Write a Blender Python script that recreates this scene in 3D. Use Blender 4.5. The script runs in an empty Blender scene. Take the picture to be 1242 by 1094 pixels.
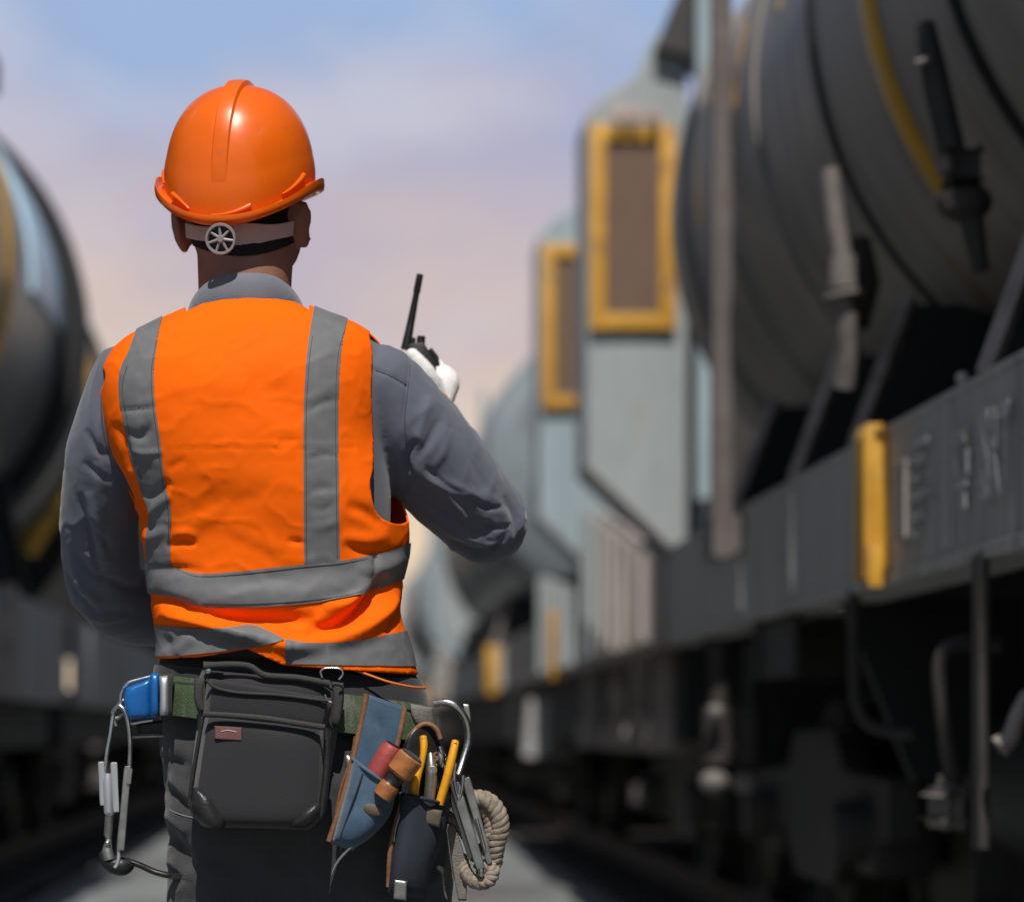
import bpy, bmesh, math, random
import numpy as np
from mathutils import Vector, Matrix, noise
from mathutils.bvhtree import BVHTree

R = math.radians
random.seed(7)
scene = bpy.context.scene
COL = scene.collection

# ------------------------------------------------------------------ camera, sky, sun, exposure
FPX, CX, CY, CAMH = 2975.0, 420.0, 885.0, 0.95      # focal length in photo pixels, vanishing point, eye height
cam_data = bpy.data.cameras.new('camera')
cam = bpy.data.objects.new('camera', cam_data)
COL.objects.link(cam)
cam.location = (0, 0, CAMH)
cam.rotation_euler = (R(90), 0, 0)
cam_data.sensor_fit = 'HORIZONTAL'
cam_data.sensor_width = 36.0
cam_data.lens = FPX / 1242.0 * 36.0
cam_data.shift_x = (621.0 - CX) / 1242.0
cam_data.shift_y = (CY - 547.0) / 1242.0
cam_data.clip_start = 0.05
cam_data.clip_end = 3000.0
cam_data.dof.use_dof = True
cam_data.dof.focus_distance = 3.30
cam_data.dof.aperture_fstop = 2.6
scene.camera = cam

SUN_EL, SUN_AZ = 57.0, -2.0          # sun high, straight behind the camera
world = bpy.data.worlds.new('World')
scene.world = world
world.use_nodes = True
wn, wl = world.node_tree.nodes, world.node_tree.links
wn.clear()
w_out = wn.new('ShaderNodeOutputWorld')
w_bg = wn.new('ShaderNodeBackground')
w_bg.inputs['Strength'].default_value = 0.06
w_sky = wn.new('ShaderNodeTexSky')
w_sky.sky_type = 'NISHITA'
w_sky.sun_disc = False
w_sky.sun_elevation = R(SUN_EL)
w_sky.sun_rotation = R(180 - SUN_AZ)
w_tc = wn.new('ShaderNodeTexCoord')
w_sep = wn.new('ShaderNodeSeparateXYZ')
wl.new(w_tc.outputs['Generated'], w_sep.inputs[0])


def lin(c):
    return tuple(((x / 255) / 12.92 if x / 255 <= .04045 else (((x / 255) + .055) / 1.055) ** 2.4) for x in c)


def wnoise(scale, sx, sy, sz, detail, seed):
    mp = wn.new('ShaderNodeMapping')
    mp.inputs['Scale'].default_value = (sx, sy, sz)
    mp.inputs['Location'].default_value = (seed, seed * .7, seed * .3)
    wl.new(w_tc.outputs['Generated'], mp.inputs[0])
    nz = wn.new('ShaderNodeTexNoise')
    nz.inputs['Scale'].default_value = scale
    nz.inputs['Detail'].default_value = detail
    nz.inputs['Roughness'].default_value = 0.5
    wl.new(mp.outputs[0], nz.inputs['Vector'])
    return nz.outputs['Fac']


def wmath(op, a, b):
    m = wn.new('ShaderNodeMath')
    m.operation = op
    for i, v in enumerate((a, b)):
        if isinstance(v, (int, float)):
            m.inputs[i].default_value = v
        else:
            wl.new(v, m.inputs[i])
    return m.outputs[0]


SKY_K = 1 / .06 * 1.09
# hazy cloud layers near the horizon: height warped by soft noise so that the bands drift like cloud
warp = wmath('MULTIPLY', wmath('SUBTRACT', wnoise(7.0, 1, 1, 2.2, 4, 2.0), .5), .15)
hgt = wmath('ADD', w_sep.outputs['Z'], warp)
w_ramp = wn.new('ShaderNodeValToRGB')
wl.new(hgt, w_ramp.inputs['Fac'])
cr = w_ramp.color_ramp
stops = [(0.0, (240, 215, 183)), (.12, (230, 208, 184)), (.16, (212, 194, 188)), (.195, (192, 182, 194)),
         (.235, (173, 176, 203)), (.27, (158, 181, 217)), (.42, (152, 190, 228))]
while len(cr.elements) < len(stops):
    cr.elements.new(.5)
for e, (p, c) in zip(cr.elements, stops):
    e.position = p
    e.color = (*lin(c), 1)
w_up = wn.new('ShaderNodeMix')
w_up.data_type = 'RGBA'
w_up.blend_type = 'MULTIPLY'
w_up.inputs[0].default_value = 1
wl.new(w_ramp.outputs['Color'], w_up.inputs[6])
w_up.inputs[7].default_value = (SKY_K, SKY_K, SKY_K, 1)
w_cl = wn.new('ShaderNodeMapRange')
wl.new(wnoise(7.0, 1, 1, 1.8, 5, 9.3), w_cl.inputs[0])
w_cl.inputs[1].default_value, w_cl.inputs[2].default_value = .47, .66
w_cl.inputs[3].default_value, w_cl.inputs[4].default_value = 0, .62
w_cloud = wn.new('ShaderNodeMix')
w_cloud.data_type = 'RGBA'
wl.new(w_cl.outputs[0], w_cloud.inputs[0])
wl.new(w_up.outputs[2], w_cloud.inputs[6])
w_cloud.inputs[7].default_value = (*[SKY_K * x for x in lin((208, 206, 216))], 1)
w_mr = wn.new('ShaderNodeMapRange')
wl.new(w_sep.outputs['Z'], w_mr.inputs[0])
w_mr.inputs[1].default_value, w_mr.inputs[2].default_value = .32, .62
w_mix = wn.new('ShaderNodeMix')
w_mix.data_type = 'RGBA'
w_az = wn.new('ShaderNodeMapRange')            # the haze bank stands ahead, over the end of the line
wl.new(w_sep.outputs['Y'], w_az.inputs[0])
w_az.inputs[1].default_value, w_az.inputs[2].default_value = .75, .25
wl.new(wmath('MAXIMUM', w_mr.outputs[0], w_az.outputs[0]), w_mix.inputs[0])
wl.new(w_cloud.outputs[2], w_mix.inputs[6])
wl.new(w_sky.outputs[0], w_mix.inputs[7])
wl.new(w_mix.outputs[2], w_bg.inputs['Color'])
wl.new(w_bg.outputs[0], w_out.inputs[0])

sun_data = bpy.data.lights.new('sun', 'SUN')
sun_data.energy = 4.6
sun_data.angle = R(.5)
sun_data.color = (1.0, .95, .88)
sun = bpy.data.objects.new('sun', sun_data)
COL.objects.link(sun)
sv = Vector((math.sin(R(SUN_AZ)) * math.cos(R(SUN_EL)), -math.cos(R(SUN_AZ)) * math.cos(R(SUN_EL)), math.sin(R(SUN_EL))))
sun.rotation_euler = (-sv).to_track_quat('-Z', 'Y').to_euler()

scene.view_settings.view_transform = 'Standard'
scene.view_settings.look = 'None'
scene.view_settings.exposure = -0.12
scene.view_settings.gamma = 1.0
scene.cycles.use_denoising = True
scene.cycles.max_bounces = 6
scene.cycles.sample_clamp_indirect = 6.0


# ------------------------------------------------------------------ helpers
def U(px, py, Y):
    """a place seen at photo pixel (px, py) and standing Y metres away"""
    return Vector(((px - CX) * Y / FPX, Y, CAMH + (CY - py) * Y / FPX))


def to_px(V):
    return np.stack([CX + FPX * V[:, 0] / V[:, 1], CY - FPX * (V[:, 2] - CAMH) / V[:, 1]], 1)


MATS = {}


def mat(name, col, rough=.6, metal=0.0, var=.15, vscale=6.0, stretch=(1, 1, 1), bump=0.0, bscale=60.0, col2=None, mask=(.45, .62),
        mscale=4.0, mstretch=(1, 1, 1), coat=0.0, sheen=0.0, spec=.5, detail=6, rvar=.1):
    """painted / woven / worn surface: base colour with a soft tonal variation, an optional second colour in worn patches, fine bump"""
    if name in MATS:
        return MATS[name]
    m = bpy.data.materials.new(name)
    m.use_nodes = True
    nt = m.node_tree
    nd, lk = nt.nodes, nt.links
    b = nd['Principled BSDF']
    tc = nd.new('ShaderNodeTexCoord')

    def nz(scale, st, det=detail, rough_=.6):
        mp = nd.new('ShaderNodeMapping')
        mp.inputs['Scale'].default_value = st
        lk.new(tc.outputs['Object'], mp.inputs[0])
        n = nd.new('ShaderNodeTexNoise')
        n.inputs['Scale'].default_value = scale
        n.inputs['Detail'].default_value = det
        n.inputs['Roughness'].default_value = rough_
        lk.new(mp.outputs[0], n.inputs['Vector'])
        return n.outputs['Fac']
    f = nz(vscale, stretch)
    rp = nd.new('ShaderNodeMapRange')
    lk.new(f, rp.inputs[0])
    rp.inputs[1].default_value, rp.inputs[2].default_value = .25, .75
    rp.inputs[3].default_value, rp.inputs[4].default_value = 1 - var, 1 + var
    mx = nd.new('ShaderNodeMix')
    mx.data_type = 'RGBA'
    mx.blend_type = 'MULTIPLY'
    mx.inputs[0].default_value = 1
    mx.inputs[6].default_value = (*col, 1)
    lk.new(rp.outputs[0], mx.inputs[7])
    out = mx.outputs[2]
    if col2 is not None:
        g = nz(mscale, mstretch)
        mr = nd.new('ShaderNodeMapRange')
        lk.new(g, mr.inputs[0])
        mr.inputs[1].default_value, mr.inputs[2].default_value = mask
        m2 = nd.new('ShaderNodeMix')
        m2.data_type = 'RGBA'
        lk.new(mr.outputs[0], m2.inputs[0])
        lk.new(out, m2.inputs[6])
        m2.inputs[7].default_value = (*col2, 1)
        out = m2.outputs[2]
    lk.new(out, b.inputs['Base Color'])
    rr = nd.new('ShaderNodeMapRange')
    lk.new(f, rr.inputs[0])
    rr.inputs[1].default_value, rr.inputs[2].default_value = .25, .75
    rr.inputs[3].default_value, rr.inputs[4].default_value = max(rough - rvar, .02), min(rough + rvar, 1)
    lk.new(rr.outputs[0], b.inputs['Roughness'])
    b.inputs['Metallic'].default_value = metal
    b.inputs['Specular IOR Level'].default_value = spec
    b.inputs['Coat Weight'].default_value = coat
    b.inputs['Sheen Weight'].default_value = sheen
    if bump:
        bp = nd.new('ShaderNodeBump')
        bp.inputs['Strength'].default_value = bump
        bp.inputs['Distance'].default_value = .002
        lk.new(nz(bscale, (1, 1, 1), 3, .5), bp.inputs['Height'])
        lk.new(bp.outputs[0], b.inputs['Normal'])
    MATS[name] = m
    return m


def link_mesh(name, V, F, m, parent=None, smooth=True):
    me = bpy.data.meshes.new(name)
    me.from_pydata([tuple(v) for v in V], [], [tuple(int(i) for i in f) for f in F])
    me.update()
    if smooth:
        me.polygons.foreach_set('use_smooth', [True] * len(me.polygons))
    me.materials.append(m)
    o = bpy.data.objects.new(name, me)
    COL.objects.link(o)
    if parent is not None:
        adopt(o, parent)
    return o


def adopt(o, parent):
    o.parent = parent
    mw = Matrix.Translation(world_loc(parent))
    o.matrix_parent_inverse = mw.inverted()


def world_loc(o):
    v = Vector(o.location)
    p = o.parent
    if p is not None:
        v = world_loc(p) + (o.matrix_parent_inverse @ v)
    return v


def tag(o, label=None, cat=None, group=None, kind=None):
    for k, v in (('label', label), ('category', cat), ('group', group), ('kind', kind)):
        if v:
            o[k] = v
    return o


def thing(name, loc, label, cat, group=None):
    o = bpy.data.objects.new(name, None)
    o.empty_display_size = .1
    COL.objects.link(o)
    o.location = loc
    return tag(o, label, cat, group)


def frame_of(d):
    d = Vector(d).normalized()
    a = Vector((0, 0, 1)) if abs(d.z) < .9 else Vector((1, 0, 0))
    x = d.cross(a).normalized()
    return x, d.cross(x).normalized()


def crom(pts, n):
    """smooth curve through the points"""
    P = [np.array(p, float) for p in pts]
    if len(P) == 2:
        return [P[0] + (P[1] - P[0]) * i / n for i in range(n + 1)]
    out = []
    for i in range(len(P) - 1):
        p0, p1, p2 = P[max(i - 1, 0)], P[i], P[i + 1]
        p3 = P[min(i + 2, len(P) - 1)]
        for k in range(n):
            t = k / n
            out.append(.5 * ((2 * p1) + (p2 - p0) * t + (2 * p0 - 5 * p1 + 4 * p2 - p3) * t * t + (3 * p1 - p0 - 3 * p2 + p3) * t ** 3))
    out.append(P[-1])
    return out


class MB:
    """collects shapes; build() links them as ONE mesh"""

    def __init__(s):
        s.bm = bmesh.new()

    def box(s, lo, hi, bev=0.0, rot=None, piv=None):
        b = bmesh.new()
        bmesh.ops.create_cube(b, size=1)
        lo, hi = Vector(lo), Vector(hi)
        c, d = (lo + hi) / 2, hi - lo
        for v in b.verts:
            v.co = Vector((v.co.x * d.x + c.x, v.co.y * d.y + c.y, v.co.z * d.z + c.z))
        if bev:
            bmesh.ops.bevel(b, geom=b.edges[:], offset=bev, segments=2, affect='EDGES', profile=.6)
        if rot is not None:
            p = Vector(piv) if piv is not None else c
            bmesh.ops.transform(b, matrix=Matrix.Translation(p) @ rot @ Matrix.Translation(-p), verts=b.verts[:])
        s.add(b)
        return s

    def add(s, b):
        me = bpy.data.meshes.new('t')
        b.to_mesh(me)
        b.free()
        s.bm.from_mesh(me)
        bpy.data.meshes.remove(me)

    def prism(s, poly, axis, a, b_, bev=0.0):
        """outline (two coordinates) pulled along axis from a to b_"""
        b = bmesh.new()

        def mk(p, t):
            return {'x': (t, p[0], p[1]), 'y': (p[0], t, p[1]), 'z': (p[0], p[1], t)}[axis]
        v0 = [b.verts.new(mk(p, a)) for p in poly]
        v1 = [b.verts.new(mk(p, b_)) for p in poly]
        b.faces.new(v0)
        b.faces.new(v1[::-1])
        n = len(poly)
        for i in range(n):
            b.faces.new((v0[i], v1[i], v1[(i + 1) % n], v0[(i + 1) % n]))
        bmesh.ops.recalc_face_normals(b, faces=b.faces[:])
        if bev:
            bmesh.ops.bevel(b, geom=b.edges[:], offset=bev, segments=2, affect='EDGES', profile=.6)
        s.add(b)
        return s

    def tube(s, pts, r, n=12, sub=1, cap=True, flat=None, up=None):
        """round (or flattened) bar through points; r a number or one per point"""
        P = [Vector(p) for p in pts]
        rr = list(r) if isinstance(r, (list, tuple)) else [r] * len(P)
        if sub > 1:
            Q = crom([(*p, q) for p, q in zip(P, rr)], sub)
            P = [Vector(q[:3]) for q in Q]
            rr = [max(float(q[3]), 1e-5) for q in Q]
        b = bmesh.new()
        rings = []
        t0 = (P[1] - P[0]).normalized()
        x = Vector(up).cross(t0).normalized() if up is not None else frame_of(t0)[0]
        for i, p in enumerate(P):
            t = (P[min(i + 1, len(P) - 1)] - P[max(i - 1, 0)])
            if t.length < 1e-9:
                t = t0
            t = t.normalized()
            x = (x - t * x.dot(t)).normalized()
            y = t.cross(x)
            ring = []
            for k in range(n):
                a = 2 * math.pi * k / n
                fy = flat if flat else 1.0
                ring.append(b.verts.new(p + x * (math.cos(a) * rr[i]) + y * (math.sin(a) * rr[i] * fy)))
            rings.append(ring)
        for i in range(len(rings) - 1):
            for k in range(n):
                b.faces.new((rings[i][k], rings[i][(k + 1) % n], rings[i + 1][(k + 1) % n], rings[i + 1][k]))
        if cap:
            b.faces.new(rings[0][::-1])
            b.faces.new(rings[-1])
        s.add(b)
        return s

    def limb(s, pts, radii, n=20, sub=6, flat=1.0, up=None):
        """tapered limb with rounded ends"""
        P = [Vector(p) for p in pts]
        d0 = (P[0] - P[1]).normalized()
        d1 = (P[-1] - P[-2]).normalized()
        Q = crom([(*p, q) for p, q in zip(P, radii)], sub)
        L, rr = [], []
        r0, r1 = Q[0][3], Q[-1][3]
        for a in (88, 65, 40, 20):
            L.append(Vector(Q[0][:3]) + d0 * r0 * math.sin(R(a)))
            rr.append(r0 * math.cos(R(a)))
        for q in Q:
            L.append(Vector(q[:3]))
            rr.append(float(q[3]))
        for a in (20, 40, 65, 88):
            L.append(Vector(Q[-1][:3]) + d1 * r1 * math.sin(R(a)))
            rr.append(r1 * math.cos(R(a)))
        return s.tube(L, rr, n=n, flat=flat, up=up)

    def ball(s, c, r, seg=20, rot=None):
        b = bmesh.new()
        bmesh.ops.create_uvsphere(b, u_segments=seg, v_segments=max(seg // 2, 6), radius=1)
        r = r if isinstance(r, (tuple, list, Vector)) else (r, r, r)
        m = Matrix.Translation(c) @ (rot if rot is not None else Matrix.Identity(4)) @ Matrix.Diagonal((*r, 1))
        bmesh.ops.transform(b, matrix=m, verts=b.verts[:])
        s.add(b)
        return s

    def lathe(s, prof, origin, axis, n=32, a0=0.0, a1=360.0, ref=None):
        """profile of (radius, distance along axis) turned about the axis"""
        b = bmesh.new()
        ax = Vector(axis).normalized()
        x = Vector(ref).normalized() if ref is not None else frame_of(ax)[0]
        y = ax.cross(x)
        full = abs(a1 - a0 - 360) < 1e-6
        m = n if full else n + 1
        o = Vector(origin)
        rings = []
        for (r, h) in prof:
            rings.append([b.verts.new(o + ax * h + (x * math.cos(R(a0 + (a1 - a0) * k / n)) + y * math.sin(R(a0 + (a1 - a0) * k / n))) * max(r, 1e-4)) for k in range(m)])
        for i in range(len(rings) - 1):
            for k in range(n):
                j = (k + 1) % m
                b.faces.new((rings[i][k], rings[i][j], rings[i + 1][j], rings[i + 1][k]))
        bmesh.ops.remove_doubles(b, verts=b.verts[:], dist=2e-5)
        s.add(b)
        return s

    def loft(s, rings, closed=True, caps=True):
        b = bmesh.new()
        rv = [[b.verts.new(p) for p in r] for r in rings]
        n = len(rv[0])
        for i in range(len(rv) - 1):
            for k in range(n if closed else n - 1):
                b.faces.new((rv[i][k], rv[i][(k + 1) % n], rv[i + 1][(k + 1) % n], rv[i + 1][k]))
        if caps and closed:
            b.faces.new(rv[0][::-1])
            b.faces.new(rv[-1])
        bmesh.ops.recalc_face_normals(b, faces=b.faces[:])
        s.add(b)
        return s

    def build(s, name, m, parent=None, smooth=True, angle=35):
        bmesh.ops.recalc_face_normals(s.bm, faces=s.bm.faces[:])
        me = bpy.data.meshes.new(name)
        s.bm.to_mesh(me)
        s.bm.free()
        me.materials.append(m)
        if smooth:
            me.polygons.foreach_set('use_smooth', [True] * len(me.polygons))
            try:
                me.set_sharp_from_angle(angle=R(angle))
            except Exception:
                pass
        o = bpy.data.objects.new(name, me)
        COL.objects.link(o)
        if parent is not None:
            adopt(o, parent)
        return o

    def remesh(s, vox, iters=4, factor=.5):
        """melt the collected shapes into one continuous surface; returns vertices and triangles"""
        me = bpy.data.meshes.new('t')
        s.bm.to_mesh(me)
        s.bm.free()
        o = bpy.data.objects.new('t', me)
        COL.objects.link(o)
        md = o.modifiers.new('r', 'REMESH')
        md.mode = 'VOXEL'
        md.voxel_size = vox
        ms = o.modifiers.new('s', 'SMOOTH')
        ms.iterations = iters
        ms.factor = factor
        bpy.context.view_layer.update()
        ev = o.evaluated_get(bpy.context.evaluated_depsgraph_get())
        em = ev.to_mesh()
        b = bmesh.new()
        b.from_mesh(em)
        ev.to_mesh_clear()
        bmesh.ops.triangulate(b, faces=b.faces[:])
        V = np.array([v.co[:] for v in b.verts])
        b.verts.index_update()
        F = np.array([[v.index for v in f.verts] for f in b.faces])
        b.free()
        bpy.data.objects.remove(o)
        bpy.data.meshes.remove(me)
        return V, F


def normals(V, F):
    a, b, c = V[F[:, 0]], V[F[:, 1]], V[F[:, 2]]
    fn = np.cross(b - a, c - a)
    N = np.zeros_like(V)
    for i in range(3):
        np.add.at(N, F[:, i], fn)
    return N / np.maximum(np.linalg.norm(N, axis=1, keepdims=True), 1e-12)


def clip(V, F, f, extra=None):
    """keep the surface where f > 0, cutting triangles along f = 0"""
    V = [v for v in V]
    f = np.asarray(f, float)
    pos = f > 0
    cnt = pos[F].sum(1)
    out = [tuple(t) for t in F[cnt == 3]]
    ed = {}

    def cut(i, j):
        k = (min(i, j), max(i, j))
        if k not in ed:
            a, b = k
            t = f[a] / (f[a] - f[b])
            V.append(V[a] * (1 - t) + V[b] * t)
            ed[k] = len(V) - 1
        return ed[k]
    for t in F[(cnt == 1) | (cnt == 2)]:
        p = [bool(pos[i]) for i in t]
        if sum(p) == 1:
            i = p.index(True)
            a, b, c = t[i], t[(i + 1) % 3], t[(i + 2) % 3]
            out.append((a, cut(a, b), cut(a, c)))
        else:
            i = p.index(False)
            a, b, c = t[i], t[(i + 1) % 3], t[(i + 2) % 3]
            ab, ac = cut(a, b), cut(a, c)
            out.append((ab, b, c))
            out.append((ab, c, ac))
    V = np.array(V)
    F = np.array(out) if out else np.zeros((0, 3), int)
    used = np.unique(F)
    mp = -np.ones(len(V), int)
    mp[used] = np.arange(len(used))
    V, F = V[used], mp[F] if len(F) else F
    if not len(F):
        return V, F
    b = bmesh.new()                       # weld the slivers that the cut leaves
    bv = [b.verts.new(v) for v in V]
    for t in F:
        try:
            b.faces.new([bv[i] for i in t])
        except ValueError:
            pass
    bmesh.ops.remove_doubles(b, verts=b.verts[:], dist=.0011)
    bmesh.ops.dissolve_degenerate(b, edges=b.edges[:], dist=.0002)
    bmesh.ops.triangulate(b, faces=b.faces[:])
    b.verts.index_update()
    V = np.array([v.co[:] for v in b.verts])
    F = np.array([[v.index for v in q.verts] for q in b.faces])
    b.free()
    return V, F


def seg_dist(P, poly, closed=False):
    poly = np.array(poly, float)
    n = len(poly)
    best = np.full(len(P), 1e9)
    for i in range(n if closed else n - 1):
        a, b = poly[i], poly[(i + 1) % n]
        d = b - a
        t = np.clip(((P - a) @ d) / max(d @ d, 1e-9), 0, 1)
        best = np.minimum(best, np.linalg.norm(P - (a + t[:, None] * d), axis=1))
    return best


def inside(P, poly):
    poly = np.array(poly, float)
    n = len(poly)
    c = np.zeros(len(P), bool)
    j = n - 1
    for i in range(n):
        a, b = poly[i], poly[j]
        if a[1] != b[1]:
            hit = ((a[1] > P[:, 1]) != (b[1] > P[:, 1])) & (P[:, 0] < (b[0] - a[0]) * (P[:, 1] - a[1]) / (b[1] - a[1]) + a[0])
            c ^= hit
        j = i
    return c


def sdf(P, poly):
    """signed distance in photo pixels, positive inside"""
    d = seg_dist(P, poly, True)
    return np.where(inside(P, poly), d, -d)


def sm(pts, n=6):
    return [tuple(p) for p in crom(pts, n)]


def folds(P, items):
    """height of cloth folds: (polyline, half width px, height m[, one-sided])"""
    d = np.zeros(len(P))
    for it in items:
        pl, w, a = it[:3]
        c = np.array(sm(pl, 5), float)
        sl = np.linalg.norm(np.diff(c, axis=0), axis=1)
        L = np.concatenate([[0], np.cumsum(sl)])
        near = np.flatnonzero((P[:, 0] > c[:, 0].min() - 3 * w) & (P[:, 0] < c[:, 0].max() + 3 * w) & (P[:, 1] > c[:, 1].min() - 3 * w) & (P[:, 1] < c[:, 1].max() + 3 * w))
        Q = P[near]
        best, bt = np.full(len(Q), 1e9), np.zeros(len(Q))
        for i in range(len(c) - 1):
            e = c[i + 1] - c[i]
            t = np.clip(((Q - c[i]) @ e) / max(e @ e, 1e-9), 0, 1)
            r = np.linalg.norm(Q - (c[i] + t[:, None] * e), axis=1)
            m_ = r < best
            best[m_] = r[m_]
            bt[m_] = (L[i] + t[m_] * sl[i]) / L[-1]
        k = 1.0 if len(it) > 3 else np.clip(np.sin(np.pi * np.clip(bt, 0, 1)), 0, 1) ** .6 * 1.15      # folds run out at their ends
        d[near] += a * np.exp(-(best / w) ** 2) * k
    return d


def fnoise(V, scale, st=(1, 1, 1), octv=3, seed=0.0):
    S = np.array(st) * scale
    return np.array([noise.fractal(Vector((v[0] * S[0] + seed, v[1] * S[1] + seed * .5, v[2] * S[2] - seed)), 1.0, 2.0, octv) for v in V])


def crease(V, scale, st=(1, 1, 1), seed=0.0, octv=2):
    """ridged noise: sharp little creases"""
    n = fnoise(V, scale, st, octv, seed)
    return 1 - np.abs(n) * 2.2


def strip_on(name, bvh, pl, w, off, m, parent, n=6):
    """a narrow sewn strip lying on a surface along a line seen in the photo"""
    pts = crom(pl, n)
    rows = []
    eye = Vector((0, 0, CAMH))
    for i, p in enumerate(pts):
        t = np.array(pts[min(i + 1, len(pts) - 1)]) - np.array(pts[max(i - 1, 0)])
        nn = np.array([-t[1], t[0]]) / max(np.linalg.norm(t), 1e-6)
        row = []
        for k in (-.5, -.2, .2, .5):
            q = np.array(p) + nn * w * k
            d = (U(q[0], q[1], 3.4) - eye).normalized()
            h = bvh.ray_cast(eye, d)
            if h[0] is None:
                row = None
                break
            row.append(h[0] - d * (off * (1.0 if abs(k) < .3 else .1)))
        if row:
            rows.append(row)
    if len(rows) < 2:
        return None
    V = [v for r in rows for v in r]
    F = []
    for i in range(len(rows) - 1):
        for k in range(3):
            F.append((i * 4 + k, i * 4 + k + 1, i * 4 + k + 5, i * 4 + k + 4))
    return link_mesh(name, V, F, m, parent)

# ------------------------------------------------------------------ ground and tracks
M_path = mat('pale_concrete', (.175, .19, .19), .9, var=.25, vscale=2.5, bump=.5, bscale=60, col2=(.09, .085, .08), mask=(.46, .64), mscale=.55)
M_earth = mat('ballast_earth', (.05, .04, .033), .95, var=.4, vscale=7, bump=1.0, bscale=40, col2=(.09, .065, .05), mask=(.5, .7), mscale=3)
M_rail = mat('rusty_rail', (.05, .034, .027), .6, .3, var=.3, vscale=10)
M_sleeper = mat('sleeper_wood', (.045, .037, .03), .9, var=.4, vscale=10, stretch=(1, 6, 1))
XR, XL = 1.30, -1.70          # track side faces of the two trains
TR, TL = XR + 1.12, XL - 1.12


def sheet(name, x0, x1, y0, y1, z, m, nx=2, ny=2, rough=0.0):
    V, F = [], []
    for j in range(ny + 1):
        for i in range(nx + 1):
            x, y = x0 + (x1 - x0) * i / nx, y0 + (y1 - y0) * j / ny
            V.append((x, y, z + (rough * noise.fractal(Vector((x * 3, y * 3, 0)), 1, 2, 3) if rough else 0)))
    for j in range(ny):
        for i in range(nx):
            a = j * (nx + 1) + i
            F.append((a, a + 1, a + nx + 2, a + nx + 1))
    o = link_mesh(name, V, F, m)
    o['kind'] = 'structure'
    return o


sheet('ground', -900, 900, -60, 1800, -.03, M_earth)
sheet('path', -1.75, 1.78, -20, 400, 0.0, M_path, 8, 200, .008)
sheet('ballast', 1.80, 3.9, -10, 120, .03, M_earth, 20, 500, .05)
sheet('ballast', -4.2, -1.78, -10, 120, .03, M_earth, 20, 500, .05)
for xc, lab in ((TR, 'rusty track with dark sleepers carrying the nearer tank train'), (TL, 'rusty track with dark sleepers carrying the tank train with yellow arcs')):
    tr = thing('railway_track', (xc, 20, 0), lab, 'railway track', 'tracks beside the path')
    for s in (-.53, .53):
        b = MB()
        pr = [(-.06, .06), (.06, .06), (.06, .07), (.012, .09), (.012, .15), (.034, .165), (.034, .195), (-.034, .195), (-.034, .165), (-.012, .15), (-.012, .09), (-.06, .07)]
        b.prism([(xc + s + p_[0], p_[1]) for p_ in pr], 'y', -6, 110)
        b.build('rail', M_rail, tr, smooth=False)
    sl0 = None
    for i in range(90):
        if sl0 is None:
            sl0 = MB().box((xc - .95, 3 - .11, -.05), (xc + .95, 3 + .11, .058), .012).build('sleeper', M_sleeper, tr, smooth=False)
        else:
            c = sl0.copy()
            COL.objects.link(c)
            c.location.y += .62 * i

# ------------------------------------------------------------------ tank wagons
M_tank = mat('sooty_tank', (.25, .232, .212), .52, .0, var=.45, vscale=2.2, stretch=(.5, 5, .5), bump=.2, bscale=30, col2=(.24, .165, .045), mask=(.66, .78), mscale=1.6,
             mstretch=(.55, 4.5, .55), spec=.5, rvar=.15)
M_tank_b = mat('pale_blue_tank', (.25, .29, .31), .3, var=.35, vscale=2.0, stretch=(.5, 4, .5), col2=(.09, .09, .09), mask=(.45, .65), mscale=1.4, mstretch=(.5, 3, .5))
M_tank_l = mat('grey_tank', (.15, .15, .145), .36, var=.5, vscale=2.4, stretch=(.4, 5, .4), col2=(.07, .07, .07), mask=(.48, .7), mscale=1.5, mstretch=(.4, 5, .4))
M_sill = mat('grey_sill_paint', (.40, .395, .375), .6, var=.3, vscale=5, stretch=(2, 4, .25), col2=(.22, .19, .17), mask=(.52, .72), mscale=2.5, mstretch=(2, 4, .3), bump=.2, bscale=40)
M_sill_l = mat('pale_sill_paint', (.34, .34, .34), .6, var=.3, vscale=5, stretch=(2, 4, .25), col2=(.2, .18, .17), mask=(.5, .7), mscale=2.5, mstretch=(2, 4, .3))
M_strut = mat('dusty_strut', (.34, .29, .26), .7, var=.3, vscale=8, col2=(.12, .09, .075), mask=(.5, .7), mscale=6)
M_iron = mat('black_iron', (.010, .010, .011), .65, var=.4, vscale=8)
M_uiron = mat('grimy_iron', (.036, .033, .03), .7, var=.4, vscale=9, col2=(.04, .03, .024), mask=(.55, .7), mscale=7)
M_pole = mat('brown_grey_post', (.125, .108, .10), .7, var=.3, vscale=6, col2=(.11, .08, .065), mask=(.5, .7), mscale=5)
M_piron = mat('pale_iron', (.17, .15, .14), .6, var=.3, vscale=9, col2=(.1, .075, .06), mask=(.55, .7), mscale=9)
M_yband = mat('yellow_paint', (.62, .34, .03), .5, var=.2, vscale=8, col2=(.20, .15, .06), mask=(.56, .7), mscale=7, mstretch=(1, .5, 1))
M_cab = mat('blue_grey_paint', (.335, .37, .375), .55, var=.14, vscale=4, stretch=(2, 2, .4), col2=(.30, .26, .19), mask=(.62, .78), mscale=2.2, mstretch=(2, 2, .5))
M_cab2 = mat('pale_blue_paint', (.31, .385, .42), .5, var=.15, vscale=4, stretch=(2, 2, .4), col2=(.24, .25, .22), mask=(.62, .78), mscale=2.2)
M_yframe = mat('yellow_frame_paint', (.62, .32, .035), .5, var=.2, vscale=7, col2=(.34, .18, .05), mask=(.55, .72), mscale=6)
M_grille = mat('brown_grille', (.165, .105, .068), .75, var=.3, vscale=14, stretch=(8, 1, .3))
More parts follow.
